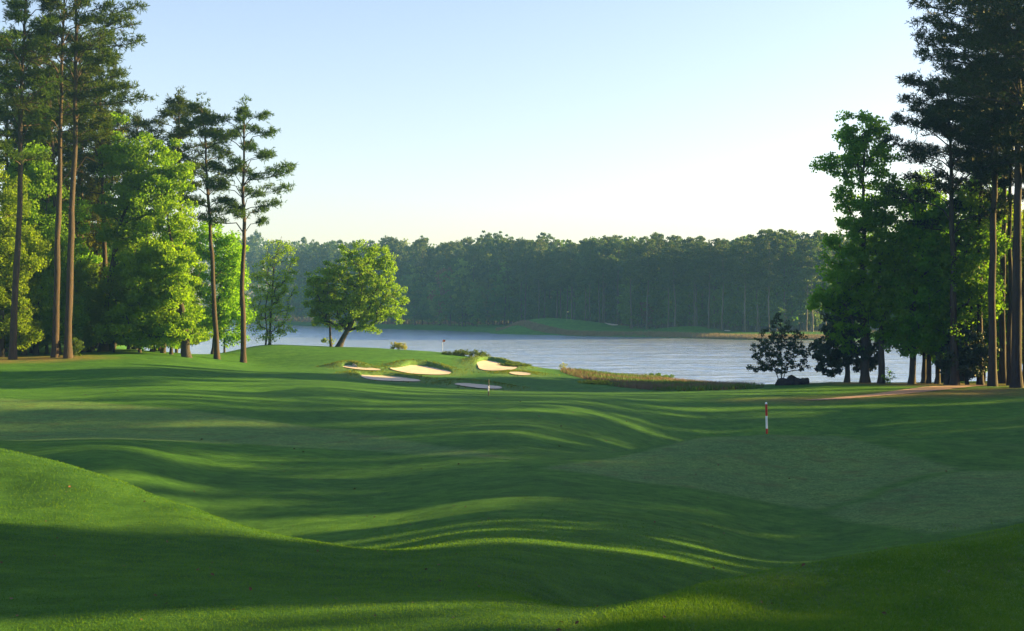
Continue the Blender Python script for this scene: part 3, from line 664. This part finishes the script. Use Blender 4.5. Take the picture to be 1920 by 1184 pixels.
_, rF = broad_at('rF', 1884, 718, 112, 'sunlit yellow-green tree glowing behind the thick pine trunks at right', [(1884,718),(1884,600),(1886,480),(1890,400)], .22,
   [(1885,420,44,50),(1875,520,46,60),(1900,600,44,50),(1860,620,40,44),(1925,500,44,60)], 240, 0.74, 55, 0.25, 'fresh', seed=48)
for px, lab, Y, sc in [(1731, 'slim trunk behind the drooping tree, left of a close pair', 107, .9), (1741, 'slim trunk behind the drooping tree, right of a close pair', 106.3, .95), (1757, 'straight dark trunk tree left of the slim pine', 106, 1.0)]:
    x, y = place(px, Y); put_tree('broadleaf_tree', rB, x, y, lab, 'tree', rz=px * .7, sc=(sc * .75, sc * .75, sc * .86))
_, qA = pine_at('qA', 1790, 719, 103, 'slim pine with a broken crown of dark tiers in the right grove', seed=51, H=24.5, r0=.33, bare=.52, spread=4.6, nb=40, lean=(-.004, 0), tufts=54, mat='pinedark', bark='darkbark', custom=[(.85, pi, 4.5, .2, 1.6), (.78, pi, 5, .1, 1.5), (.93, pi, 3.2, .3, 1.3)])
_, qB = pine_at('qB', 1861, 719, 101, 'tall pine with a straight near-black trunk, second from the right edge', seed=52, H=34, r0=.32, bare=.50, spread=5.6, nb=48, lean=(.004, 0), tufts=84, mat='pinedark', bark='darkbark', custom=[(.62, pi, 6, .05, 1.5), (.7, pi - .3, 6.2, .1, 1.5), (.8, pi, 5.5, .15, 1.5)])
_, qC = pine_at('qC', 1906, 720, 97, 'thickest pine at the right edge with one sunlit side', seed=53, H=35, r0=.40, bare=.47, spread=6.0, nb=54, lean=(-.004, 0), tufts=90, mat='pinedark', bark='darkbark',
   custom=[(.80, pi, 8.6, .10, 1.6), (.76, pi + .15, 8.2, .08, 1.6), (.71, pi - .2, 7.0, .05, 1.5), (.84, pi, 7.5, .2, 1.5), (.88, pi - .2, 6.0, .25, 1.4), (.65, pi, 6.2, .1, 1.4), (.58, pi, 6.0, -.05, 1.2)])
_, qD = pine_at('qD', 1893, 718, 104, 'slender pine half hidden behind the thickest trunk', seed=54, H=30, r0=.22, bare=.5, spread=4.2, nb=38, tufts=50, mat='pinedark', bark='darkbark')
# more trunks of the right grove, and the woods that carry on past the frame
fill = [(1850, 96, qA, 1.18, .3, 'pine hidden among the dark tiers above the slim pine'), ]
WOODS = 'woods carrying on past the right edge of the photo'
rng = random.Random(5)
def wood_tree(proto, x, y, sc, lab, group, cat, nm, rz=None):
    return put_tree(nm, proto, x, y, lab, cat, group, rz=rng.uniform(0, 6.28) if rz is None else rz, sc=sc)
dirx, diry = cos(R(SUN_AZ)), sin(R(SUN_AZ))
def qs(q, s): return dirx * s - diry * q, diry * s + dirx * q
LT, LB = 'tall pine of the dark woods past the right edge', 'broadleaved tree of the dark woods past the right edge'
def wood_row(qa, qb, step, s0, protos, lo, hi, lab, cat, nm):
    q = qa; r = random.Random(int(qa * 10) + int(s0(qa)) * 7 + int(lo * 100))
    while q <= qb:
        x, y = qs(q + r.uniform(-.6, .6), s0(q) + r.uniform(-2.5, 2.5)); wood_tree(r.choice(protos), x, y, r.uniform(lo, hi), lab, WOODS, cat, nm, rz=r.uniform(0, 6.28)); q += step
near_s = lambda q: 42 + max(0, q) * 1.0
for a_, b_ in ((-16, 3), (30.5, 81)):
    wood_row(a_, b_, 4.2, near_s, [rA, rC, rD], .95, 1.15, LB, 'tree', 'broadleaf_tree')
    wood_row(a_ + 2, b_, 4.6, lambda q: near_s(q) + 9, [rA, rC, rB], .95, 1.15, LB, 'tree', 'broadleaf_tree')
    wood_row(a_ + 1, b_, 6.0, lambda q: near_s(q) + 16, [qB, qC, pA], .85, 1.0, LT, 'pine tree', 'pine_tree')
for a_, b_, c_ in ((10.2, 13.4, 1.6), (-14, 5.9, 2.2)):  # unseen rows spaced so their shade covers the near turf in bands
    wood_row(a_, b_, c_, lambda q: 43, [rA, rC], .70, .85, LB, 'tree', 'broadleaf_tree')
    wood_row(a_, b_, c_, lambda q: 52, [rB, rD], .80, .9, LB, 'tree', 'broadleaf_tree')
wood_row(7.4, 8.9, 1.4, lambda q: 45, [rA, rC], .60, .66, 'unseen low broadleaved tree added past the right edge to shape the shade', 'tree', 'broadleaf_tree')  # added low trees, out of view, to dapple the nearest mound
wood_row(30, 76, 4.0, lambda q: near_s(q) + 4, [rA, rC], .42, .52, 'unseen low broadleaved tree added past the right edge to shape the shade', 'tree', 'broadleaf_tree')  # unseen low row added to block light under the taller crowns
wood_row(44, 79, 3.2, lambda q: near_s(q) + 13, [bB, bE], .85, 1.05, LB, 'tree', 'broadleaf_tree')  # unseen row added to thicken the shade on the middle fairway
wood_row(14.5, 34, 2.0, lambda q: 54, [bB, bE], .50, .58, 'unseen low broadleaved tree added past the right edge to shape the shade', 'tree', 'broadleaf_tree')  # unseen hedge-like row added to stop sun streaks in the hollow
wood_row(15.5, 30, 1.7, lambda q: 41, [bB, bE], .40, .46, 'unseen low broadleaved tree added past the right edge to shape the shade', 'tree', 'broadleaf_tree')  # second added hedge row, closing the gaps below the crowns
# unseen lower trees, added and sized for the light: the sun clears their tops and rakes the left ridge
wood_row(15.4, 30, 2.3, lambda q: 46, [rA, rC], .46, .51, 'unseen low broadleaved tree added past the right edge to shape the shade', 'tree', 'broadleaf_tree')
wood_row(16.4, 30, 2.6, lambda q: 50, [rB, rC], .54, .60, 'unseen low broadleaved tree added past the right edge to shape the shade', 'tree', 'broadleaf_tree')

# ---- woods behind the left grove
LG = 'trees deep in the left grove'
k = 0
for row, (Y, n, lo, hi) in enumerate([(126, 7, -60, 290), (138, 8, -100, 330), (160, 9, -180, 345)]):
    for i in range(n):
        px = lo + (hi - lo) * (i + rng.uniform(.15, .85)) / n; Yy = Y + rng.uniform(-4, 4)
        x, y = place(px, Yy)
        if rng.random() < .35: wood_tree(rng.choice([pA, pB, pD]), x, y, rng.uniform(.85, 1.0), 'pine standing deep among the trees of the left grove', LG, 'pine tree', 'pine_tree')
        else:
            pr = rng.choice([bA, bB, bC, bE, bF]); wood_tree(pr, x, y, rng.uniform(.85, 1.15), 'broadleaved tree standing deep in the left grove', LG, 'tree', 'broadleaf_tree')
for px, Y, lab in [(-70, 104, 'l'), (-130, 98, 'l'), (-190, 106, 'l')]:
    x, y = place(px, Y); wood_tree(pA, x, y, 1.0, 'pine just past the left edge of the photo', 'pines past the left edge', 'pine tree', 'pine_tree')
for px, Y in [(62, 121), (150, 124), (8, 124)]:
    x, y = place(px, Y); wood_tree(pC, x, y, .9, 'pine standing deep among the trees of the left grove', LG, 'pine tree', 'pine_tree')
for i in range(16):
    px = -130 - 40 * i; x, y = place(px, 112 + (i * 37) % 45); wood_tree([bB, bE, pA, bA][i % 4], x, y, .95, 'tree of the left woods carrying on past the left edge of the photo', 'woods past the left edge', 'tree', 'woodland_tree')
# short trunks seen under the bright boughs
for px, Y in [(284, 122), (304, 120), (321, 118), (241, 126), (204, 121), (160, 124), (166, 121)]:
    x, y = place(px, Y); wood_tree(bE if px % 2 else bB, x, y, rng.uniform(.55, .75), 'small tree whose short dark trunk shows under the bright boughs of the left grove', 'small trees under the left grove', 'tree', 'broadleaf_tree')
for px, Y, sc in [(45, 113, .6), (88, 116, .62), (142, 117, .55), (-12, 112, .6), (28, 118, .7), (215, 117, .5), (262, 117, .55)]:
    x, y = place(px, Y); wood_tree([bB, bD, bF][px % 3], x, y, sc, 'small tree whose short dark trunk shows under the bright boughs of the left grove', 'small trees under the left grove', 'tree', 'broadleaf_tree')
# right grove, behind
for px, Y in [(1840, 112), (1905, 118), (1950, 112), (1770, 114), (1735, 116), (1800, 119), (1868, 116)]:
    x, y = place(px, Y); wood_tree(rng.choice([rF, bB, bE, rC]), x, y, rng.uniform(.9, 1.05), 'leafy tree deep in the right grove', 'trees deep in the right grove', 'tree', 'broadleaf_tree')
for px, Y, s_ in [(1945, 93, 1.0), (1985, 99, .95), (1965, 106, .95), (1838, 104, .8), (1880, 108, .9), (1925, 103, 1.0), (2010, 92, 1.0)]:
    x, y = place(px, Y); wood_tree(qB, x, y, s_, 'dark pine crowding the top right corner behind the thick trunks', 'dark pines in the right corner', 'pine tree', 'pine_tree')

# ---- forest across the lake
FP = []
for i in range(7):
    g = random.Random(100 + i); H_ = 28.0; L = [(g.uniform(-.5, .5), g.uniform(-.5, .5), H_ * .92, 2.9, 2.9, 2.0)]
    zc = H_ * (.50 + .03 * (i % 4))
    while zc < H_ * .88:
        a_ = g.uniform(0, 6.28); rr_ = g.uniform(1.2, 2.6); L.append((cos(a_) * rr_, sin(a_) * rr_, zc, g.uniform(2.2, 3.9), g.uniform(2.2, 3.9), g.uniform(1.2, 2.1))); zc += g.uniform(1.0, 2.0)
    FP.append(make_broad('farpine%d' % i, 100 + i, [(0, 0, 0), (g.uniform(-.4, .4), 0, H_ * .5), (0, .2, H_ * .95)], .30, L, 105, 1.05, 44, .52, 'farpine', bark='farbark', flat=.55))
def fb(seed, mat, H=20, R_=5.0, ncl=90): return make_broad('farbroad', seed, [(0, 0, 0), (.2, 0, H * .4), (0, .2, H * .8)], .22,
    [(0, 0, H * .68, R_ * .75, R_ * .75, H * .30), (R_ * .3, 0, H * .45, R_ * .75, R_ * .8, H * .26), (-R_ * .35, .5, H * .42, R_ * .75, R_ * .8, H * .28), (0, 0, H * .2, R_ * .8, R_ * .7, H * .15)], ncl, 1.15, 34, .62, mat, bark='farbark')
FB = [fb(120, 'farleaf'), fb(121, 'farleaf'), fb(122, 'farleaf', 18, 6)]
FBR = fb(123, 'farbright', 20, 5); FRED = fb(124, 'farred', 17, 4.5)
def far_y(px, extra): return float(np.interp(px, SH[:, 0], SH[:, 1])) + extra
FG1, FG2 = 'pines of the forest across the lake', 'broadleaved trees of the forest across the lake'
skyline = lambda px: np.interp(px, [400, 560, 640, 760, 860, 930, 975, 1030, 1200, 1300, 1440, 1560], [440, 447, 452, 447, 449, 438, 456, 440, 442, 444, 436, 440])
rows = [(30, 40, 470, 1600), (38, 42, 460, 1600), (50, 42, 440, 1610), (66, 38, 440, 1620), (86, 34, 440, 1620)]
for r_, (ex, n, lo, hi) in enumerate(rows):
    for i in range(n):
        px = lo + (hi - lo) * (i + rng.uniform(.1, .9)) / n; e = ex + rng.uniform(-3, 4)
        if 900 < px < 1180 and e < 50: e += 22
        Y = far_y(px, e); x, y = place(px, Y); g0 = gz(x, y)
        top = skyline(px) + 5 * math.sin(px / 41.0) + 3 * math.sin(px / 17.0 + 2) + rng.choice([rng.uniform(-7, 2), rng.uniform(0, 16), rng.uniform(6, 30)]) - (0 if r_ > 0 else -10); Hh = Zp(top, Y) - g0
        bare_lo = rng.uniform(.88, 1.1)
        o = put_tree('pine_tree', rng.choice(FP), x, y, 'hazy blue-green pine among the forest across the lake', 'pine tree', FG1, rz=rng.uniform(0, 6.28), sc=(bare_lo, bare_lo, Hh / 28.0), z=g0)
for i in range(128):
    if i < 60: px = 470 + (1000 - 470) * (i + rng.uniform(0, 1)) / 60; e = rng.uniform(16, 44)
    else: px = 1000 + 600 * (i - 60 + rng.uniform(0, 1)) / 68; e = rng.uniform(30, 66)
    if 900 < px < 1180: e += 26
    Y = far_y(px, e); x, y = place(px, Y); s_ = rng.uniform(.75, 1.35) if px < 1000 else rng.uniform(.5, 1.15)
    put_tree('broadleaf_tree', rng.choice(FB + ([FBR] if i % 5 == 0 and px < 1000 else [])), x, y, 'dim broadleaved tree in the understorey of the forest across the lake', 'tree', FG2, rz=rng.uniform(0, 6.28), sc=s_)
for px, py, ex, pr, s_, lab, nm in [(872, 540, 24, FBR, .95, 'pale green tree in front of the far forest, left of the brighter one', 'broadleaf_tree'), (915, 520, 46, FBR, 1.25, 'brightest spring-green tree of the forest across the lake', 'broadleaf_tree'),
        (842, 540, 28, FRED, 1.15, 'reddish brown budding tree in the far forest beside two pale green trees', 'budding_tree'), (1212, 590, 33, FRED, .75, 'faint reddish budding bush at the foot of the far pines', 'budding_tree'),
        (1472, 440, 80, FBR, 1.6, 'pale rounded treetop standing on the far skyline near the right grove', 'broadleaf_tree'), (758, 450, 130, FBR, 1.6, 'pale treetop on the far skyline above the round shore tree', 'broadleaf_tree')]:
    Y = far_y(px, ex); x, y = place(px, Y); g0 = gz(x, y)
    hh = {872: 480, 915: 470, 842: 484, 1212: 555, 1472: 428, 758: 441}[px]; s_ = (Zp(hh, Y) - g0) / (20 if pr is FBR else 17)
    put_tree(nm, pr, x, y, lab, 'tree', None, rz=px, sc=(s_ * .9, s_ * .9, s_))

# the deep wood behind the front trees, one unbroken mass
nr0 = np.random.default_rng(9); nw = 120000
wp_ = nr0.uniform(-1500, 3400, nw); nin = nr0.uniform(size=nw) < .6; wp_[nin] = nr0.uniform(380, 1680, nin.sum())
wY = np.interp(wp_, SH[:, 0], SH[:, 1]) + nr0.uniform(92, 116, nw); wX = (wp_ - CX) * wY / F
wtop = Zp(np.interp(wp_, [400, 560, 760, 960, 1560], [452, 460, 462, 462, 456]), wY) * (1 + .10 * vnoise(wX, wY, 7, 4)); wz0 = Z(wX, wY)
wsz = np.where((wp_ < 380) | (wp_ > 1680), 3.2, 1.5)[:, None]
WC = np.stack([wX, wY, wz0 + (wtop - wz0) * nr0.uniform(0, 1, nw) ** .8], -1)
V, Fc = leaves(nr0, WC, wsz)
tag(obj('woodland', mesh('woodland', V, Fc, M['farpine'])), 'unbroken dark mass of the deep wood across the lake', 'woodland', kind='stuff')

# ------------------------------------------------------------ shore growth, shrubs, grass
def blades(rng_, X, Y, h, wd, lean=.35, zf=Z, dz=-.01, tips=1.0):
    n = len(X); z = zf(X, Y) + dz; a = rng_.uniform(0, 2 * pi, n); hh = h * rng_.uniform(.5, 1.25, n); ww = wd * rng_.uniform(.6, 1.3, n)
    bx, by = np.cos(a) * ww / 2, np.sin(a) * ww / 2; l = rng_.normal(size=(n, 2)) * lean
    V = np.stack([np.stack([X - bx, Y - by, z], -1), np.stack([X + bx, Y + by, z], -1), np.stack([X + l[:, 0] * hh, Y + l[:, 1] * hh, z + hh], -1)], 1)
    return V.reshape(-1, 3), np.arange(3 * n).reshape(-1, 3)
def scatter(rng_, poly, n):
    lo, hi = poly.min(0), poly.max(0); out = np.zeros((0, 2))
    while len(out) < n:
        q = rng_.uniform(lo, hi, (n * 2, 2)); out = np.concatenate([out, q[poly_sd(poly, q[:, 0], q[:, 1]) < 0]])
    return out[:n]
nr = np.random.default_rng(77)
M['reed'] = mat_leaf('dry_reeds', (0.13, 0.105, 0.055), (0.23, 0.18, 0.11), .25, (1.1, 1, .9), scale=.4)
M['reedgreen'] = mat_leaf('green_shore_plants', (0.05, 0.11, 0.02), (0.10, 0.17, 0.03), .3, (1.2, 1.3, .6), scale=.6)
M['blade'] = mat_leaf('grass_blades', (0.036, 0.120, 0.018), (0.095, 0.205, 0.034), .40, (2.0, 1.5, .4), scale=1.3, spec=.05)
shore_p = chaikin(np.array([hit(x, y, start=90)[:2] for x, y in [(1045,697),(1060,693),(1130,699),(1200,706),(1280,716),(1345,722),(1415,724),(1440,727),(1380,731),(1300,734),(1230,733),(1150,725),(1095,712)]]))
pts = scatter(nr, shore_p, 26000); mix = vnoise(pts[:, 0], pts[:, 1], 3.0, 6) + nr.normal(size=len(pts)) * .25
V, Fc = blades(nr, pts[mix > -.25][:, 0], pts[mix > -.25][:, 1], .38, .05, .4)
tag(obj('reeds', mesh('reeds', V, Fc, M['reed'])), 'dry tan reeds along the near lake shore', 'reeds', kind='stuff')
g = pts[mix <= -.25]; V, Fc = blades(nr, g[:, 0], g[:, 1], .4, .09, .5)
tag(obj('shore_grass', mesh('shore_grass', V, Fc, M['reedgreen'])), 'green grass tufts between the dry reeds on the near shore', 'grass', kind='stuff')
# long grass on the bunker lips
LX, LY = [], []
for poly, lip in bunk:
    lo = poly.min(0) - 3; hi = poly.max(0) + 4; q = nr.uniform(lo, hi, (16000, 2)); sdv = poly_sd(poly, q[:, 0], q[:, 1]); cc = poly.mean(0)
    wgt = np.exp(-((sdv - .5) / 1.2) ** 2) * np.clip((q[:, 1] - cc[1]) / (poly[:, 1].max() - cc[1]) + .35, .06, 1)
    kq = (sdv > .08) & (nr.uniform(size=len(q)) < wgt) & (poly_sd(bunk[0][0], q[:, 0], q[:, 1]) > .08) & (poly_sd(bunk[1][0], q[:, 0], q[:, 1]) > .08) & (poly_sd(bunk[5][0], q[:, 0], q[:, 1]) > .08)
    LX.append(q[kq, 0]); LY.append(q[kq, 1])
LX, LY = np.concatenate(LX), np.concatenate(LY)
M['longgrass'] = mat_leaf('long_bunker_grass', (0.045, 0.100, 0.012), (0.12, 0.15, 0.03), .45, (1.8, 1.5, .5), scale=.5, spec=.05)
V, Fc = blades(nr, LX[::2], LY[::2], .13, .08, .6)
tag(obj('long_grass', mesh('long_grass', V, Fc, M['longgrass'])), 'longer brownish green grass on the lips of the sand bunkers', 'grass', kind='stuff')
# far shore reeds
fx_ = nr.uniform(930, 1560, 26000); fd = nr.uniform(.2, 7.5, len(fx_)) ** 1.0; fY = np.interp(fx_, SH[:, 0], SH[:, 1]) + fd; fX = (fx_ - CX) * fY / F
mm = vnoise(fX, fY, 8, 2) + nr.normal(size=len(fX)) * .4
V, Fc = blades(nr, fX[mm > -.5], fY[mm > -.5], .7, .16, .3)
tag(obj('reeds', mesh('far_reeds', V, Fc, M['reed'])), 'pale reeds along the shore across the lake', 'reeds', kind='stuff')

def make_shrub(name, seed, r, h, mat, n=60, leaf=.1, nleaf=40, cr=.22):
    rg = np.random.default_rng(seed)
    return make_broad(name, seed, [(0, 0, 0), (.02, 0, h * .3), (0, 0, h * .6)], .03, [(0, 0, h * .5, r, r * .8, h * .5), (r * .5, 0, h * .35, r * .7, r * .6, h * .36), (-r * .45, 0, h * .4, r * .6, r * .6, h * .38)], n, cr, nleaf, leaf, mat, tw=.004)
def shrub_at(px, Y, r, h, mat, label, seed, nm='shrub', group=None, **kw):
    x, y = place(px, Y); ms = make_shrub('s', seed, r, h, mat, **kw)
    rt = empty(nm, (x, y, gz(x, y) - .05)); obj('stem', ms[0], rt); obj('foliage', ms[1], rt); tag(rt, label, 'shrub', group); return ms
shrub_at(748, 152.5, 1.05, 1.15, 'shrub', 'yellow-green round shrub on the edge of the green above the lake', 61)
shrub_at(1056, 134, .5, .9, 'shrub', 'small wispy shrub at the water edge right of the bunkers', 62, n=24, nleaf=14)
shrub_at(140, 108.5, .7, 2.0, 'lowshrub', 'leafy sapling shrub at the foot of the two close pine trunks', 63)
shrub_at(870, 137, 2.6, .75, 'lowshrub', 'low spreading dark shrub between the green and the upper bunker', 64, n=120)
shrub_at(963, 128, 1.7, .55, 'lowshrub', 'low green shrub at the right corner of the upper bunker', 65, n=80)
shrub_at(1230, 139, 2.2, .6, 'lowshrub', 'patch-like low green shrub on the reedy shore', 66, n=90)
shrub_at(1118, 108, 1.6, .35, 'shrub', 'bright low shrub in front of the dry reeds', 67, n=60)
shrub_at(1665, 104, .5, 1.4, 'poplar', 'thin weedy shrub beside the ivy-clad trunk', 68, n=26, nleaf=14)

# ------------------------------------------------------------ small things
def lathe(prof, n=20):
    prof = np.array(prof); th = np.arange(n) * 2 * pi / n
    V = np.stack([prof[:, None, 0] * np.cos(th), prof[:, None, 0] * np.sin(th), np.repeat(prof[:, 1:2], n, 1)], -1).reshape(-1, 3)
    i = np.arange(n); j = (i + 1) % n
    q = np.concatenate([np.stack([r * n + i, r * n + j, (r + 1) * n + j, (r + 1) * n + i], -1) for r in range(len(prof) - 1)])
    return V, q
M['red'] = mat_plain('red_paint', (0.42, 0.025, 0.02), .45, .2, 20); M['white'] = mat_plain('white_paint', (0.78, 0.80, 0.82), .45, .08, 20)
M['black'] = mat_plain('dark_paint', (0.02, 0.03, 0.025), .5); M['orange'] = mat_plain('orange_cloth', (0.75, 0.14, 0.03), .8)
M['rock'] = mat_plain('dark_rock', (0.020, 0.018, 0.017), .9, .5, 3); M['yellow'] = mat_plain('yellow_cloth', (0.7, 0.6, 0.15), .8)
x, y, z = hit(1438, 813, start=36, far=46)
st = empty('marker_stake', (x, y, z - .02)); st.rotation_euler = (R(1), R(-1.5), 0); r_ = .036
def band(nm, z0, z1, m, parent, r=r_):
    V, q = lathe([(0, z0), (r, z0), (r, z1), (0, z1)]); return obj(nm, mesh(nm, V, q, M[m], False), parent)
band('lower_band', -.05, .20, 'red', st); band('middle_band', .20, .63, 'white', st, r_ * .985); band('upper_band', .63, 1.04, 'red', st)
V, q = lathe([(r_ * 1.06, 1.035), (r_ * 1.06, 1.06), (r_ * .95, 1.08), (r_ * .6, 1.095), (0, 1.10)]); obj('cap', mesh('cap', V, q, M['white'], True), st)
tag(st, 'red and white banded marker stake on the crest of the right mound', 'stake')
x, y, z = hit(916, 745.5, start=80, far=110)
s2 = empty('marker_stake', (x, y, z)); r2 = .04
band('lower_band', -.05, .28, 'black', s2, r2); band('middle_band', .28, .62, 'white', s2, r2 * .98); band('upper_band', .62, 1.02, 'black', s2, r2)
tag(s2, 'thin black and white stake standing before the lowest bunkers', 'stake')
def flagstick(x, y, hgt, fm, label, fw=.3):
    f = empty('golf_flag', (x, y, gz(x, y))); V, q = lathe([(0, 0), (.012, 0), (.010, hgt), (0, hgt)], 8); obj('pole', mesh('pole', V, q, M['white'], True), f)
    n = 8; V = []
    for t in (0.006, -0.006):
        for i in range(n + 1):
            for k_ in (0, 1): V.append((i / n * fw, t + .05 * sin(i / n * 5) * i / n, hgt - .02 - k_ * .28 * (1 - .2 * i / n)))
    V = np.array(V); m_ = (n + 1) * 2; q = []
    for i in range(n):
        a = 2 * i; q.append((a, a + 1, a + 3, a + 2)); q.append((m_ + a, m_ + a + 2, m_ + a + 3, m_ + a + 1)); q.append((a, a + 2, m_ + a + 2, m_ + a)); q.append((a + 1, m_ + a + 1, m_ + a + 3, a + 3))
    q.append((2 * n, 2 * n + 1, m_ + 2 * n + 1, m_ + 2 * n))
    obj('flag', mesh('flag', V, np.array(q), M[fm]), f); tag(f, label, 'flag'); return f
x, y = place(830, 149); flagstick(x, y, Zp(637, 149) - gz(x, y), 'orange', 'flagstick with a small orange flag on the lit green')
x, y = place(1063, 404); flagstick(x, y, 3.0, 'yellow', 'tiny pale flag on the mound across the lake', .6)
def rock(name, c, s, seed, label, rz=0, parent=None):
    import bmesh
    bm = bmesh.new(); bmesh.ops.create_icosphere(bm, subdivisions=4, radius=1); rg = np.random.default_rng(seed); ax = rg.normal(size=(11, 3)); ax /= np.linalg.norm(ax, axis=1, keepdims=True); dd = rg.uniform(.55, .85, 11)
    for v in bm.verts:
        p_ = np.array(v.co)
        for a, d_ in zip(ax, dd):
            e = p_ @ a - d_
            if e > 0: p_ = p_ - a * e * .93
        p_ = p_ * (1 + .03 * math.sin(p_[0] * 9 + seed) + .02 * math.sin(p_[1] * 17) + .02 * math.sin(p_[2] * 13))
        v.co = Vector(p_ * np.array(s))
    me = bpy.data.meshes.new(name); bm.to_mesh(me); bm.free(); me.materials.append(M['rock']); o = obj(name, me, None, c); o.rotation_euler = (0, 0, rz); tag(o, label, 'rock'); return o
def rock_at(px, Y, zo, s, seed, label, rz=0):
    x, y = place(px, Y); return rock('boulder', (x, y, gz(x, y) + zo), s, seed, label, rz)
rock_at(1470, 104.0, .15, (.95, .6, .52), 1, 'flat-topped dark boulder left end of the rock pile by the magnolia', .1)
rock_at(1484, 104.3, .30, (.65, .5, .62), 2, 'tallest dark boulder in the middle of the rock pile by the magnolia', .6)
rock_at(1495, 104.0, .12, (.6, .5, .45), 5, 'small dark boulder wedged between the tallest and the right end boulder', 1.2)
rock_at(1507, 104.2, .2, (.62, .5, .42), 3, 'dark boulder at the right end of the rock pile, pointed to the right', .2)
# power lines crossing the far woods
def wire(p0, p1, sag, label):
    n = 24; t = np.linspace(0, 1, n + 1); q = [np.array(p0) + (np.array(p1) - np.array(p0)) * s - np.array([0, 0, sag * 4 * s * (1 - s)]) for s in t]
    V, f = [], []
    S_ = Skel(); last = -1
    for a in q: last = S_.add(a, last)
    p_, par = S_.arrays(); V, f = tube_segments(p_, par, np.full(len(p_), .02), 4)
    o = obj('power_line', mesh('power_line', V, f, M['rock'])); tag(o, label, 'wire')
for i, (ya, yb, lab) in enumerate([(478, 484, 'highest thin wire crossing in front of the far woods at left'), (487, 491, 'middle thin wire crossing in front of the far woods at left'), (494, 497, 'lowest thin wire crossing in front of the far woods at left')]):
    YY = 420; wire(((300 - CX) * YY / F, YY, Zp(ya, YY)), ((790 - CX) * YY / F, YY + 20, Zp(yb, YY + 20)), .6, lab)

# a few fallen leaves on the turf
nl_ = 260; lu = nr.uniform(-.45, .45, nl_); lY = np.exp(nr.uniform(math.log(7), math.log(70), nl_)); lX = lu * lY
lz = z_smooth(lX, lY) + .012; Vq, Fq = leaves(nr, np.stack([lX, lY, lz], -1), 1.0, .9, 2.0); Vq = (Vq.reshape(-1, 4, 3) - np.stack([lX, lY, lz], -1)[:, None]) * (.022 + .0012 * lY)[:, None, None] + np.stack([lX, lY, lz], -1)[:, None]
M['litter'] = mat_leaf('dead_leaves', (0.05, 0.03, 0.015), (0.14, 0.07, 0.035), .1, (1, 1, 1))
tag(obj('fallen_leaves', mesh('fallen_leaves', Vq.reshape(-1, 3), Fq, M['litter'])), 'scattered brown fallen leaves on the turf', 'leaves', kind='stuff')

# grass blades: density follows what can be told apart
n = 900000
uu = nr.uniform(-.50, .50, n); vv = nr.uniform(math.log(5.6), math.log(26), n); Yb = np.exp(vv); Xb = uu * Yb
rz_ = zone(ROUGH, Xb, Yb, .35); keep = (nr.uniform(size=n) < (.35 + .65 * rz_) * np.clip((26 - Yb) / 14, 0, 1))
Xb, Yb, rz_ = Xb[keep], Yb[keep], rz_[keep]
sz = (.007 + .0008 * Yb) * (1 + .6 * rz_)
zb = z_smooth(Xb, Yb) - .004
a = nr.uniform(0, 2 * pi, len(Xb)); ww = (.0012 + .00032 * Yb); hh = sz * nr.uniform(.5, 1.4, len(Xb)); l = nr.normal(size=(len(Xb), 2)) * .7
V = np.stack([np.stack([Xb - np.cos(a) * ww, Yb - np.sin(a) * ww, zb], -1), np.stack([Xb + np.cos(a) * ww, Yb + np.sin(a) * ww, zb], -1), np.stack([Xb + l[:, 0] * hh, Yb + l[:, 1] * hh, zb + hh], -1)], 1).reshape(-1, 3)
tag(obj('grass', mesh('grass', V, np.arange(len(V)).reshape(-1, 3), M['blade'])), 'short green turf grass of the foreground mounds', 'grass', kind='stuff')

# ------------------------------------------------------------ haze
bx = (-890, 890, -270, 895, -4.0, 62.0)
V = [(x, y, z) for z in bx[4:] for y in bx[2:4] for x in bx[:2]]
hm = mesh('haze', V, np.array([[0,2,3,1],[4,5,7,6],[0,1,5,4],[2,6,7,3],[0,4,6,2],[1,3,7,5]]))
N = NT('haze_air'); pv = N.n('ShaderNodeVolumePrincipled'); pv.inputs['Density'].default_value = 0.00036; pv.inputs['Color'].default_value = (0.16, 0.40, 0.80, 1); pv.inputs['Anisotropy'].default_value = 0.0
N.l(pv.outputs[0], N.out.inputs['Volume']); hm.materials.append(N.m)
tag(obj('haze', hm), 'thin pale morning haze over the lake', 'haze', kind='stuff')
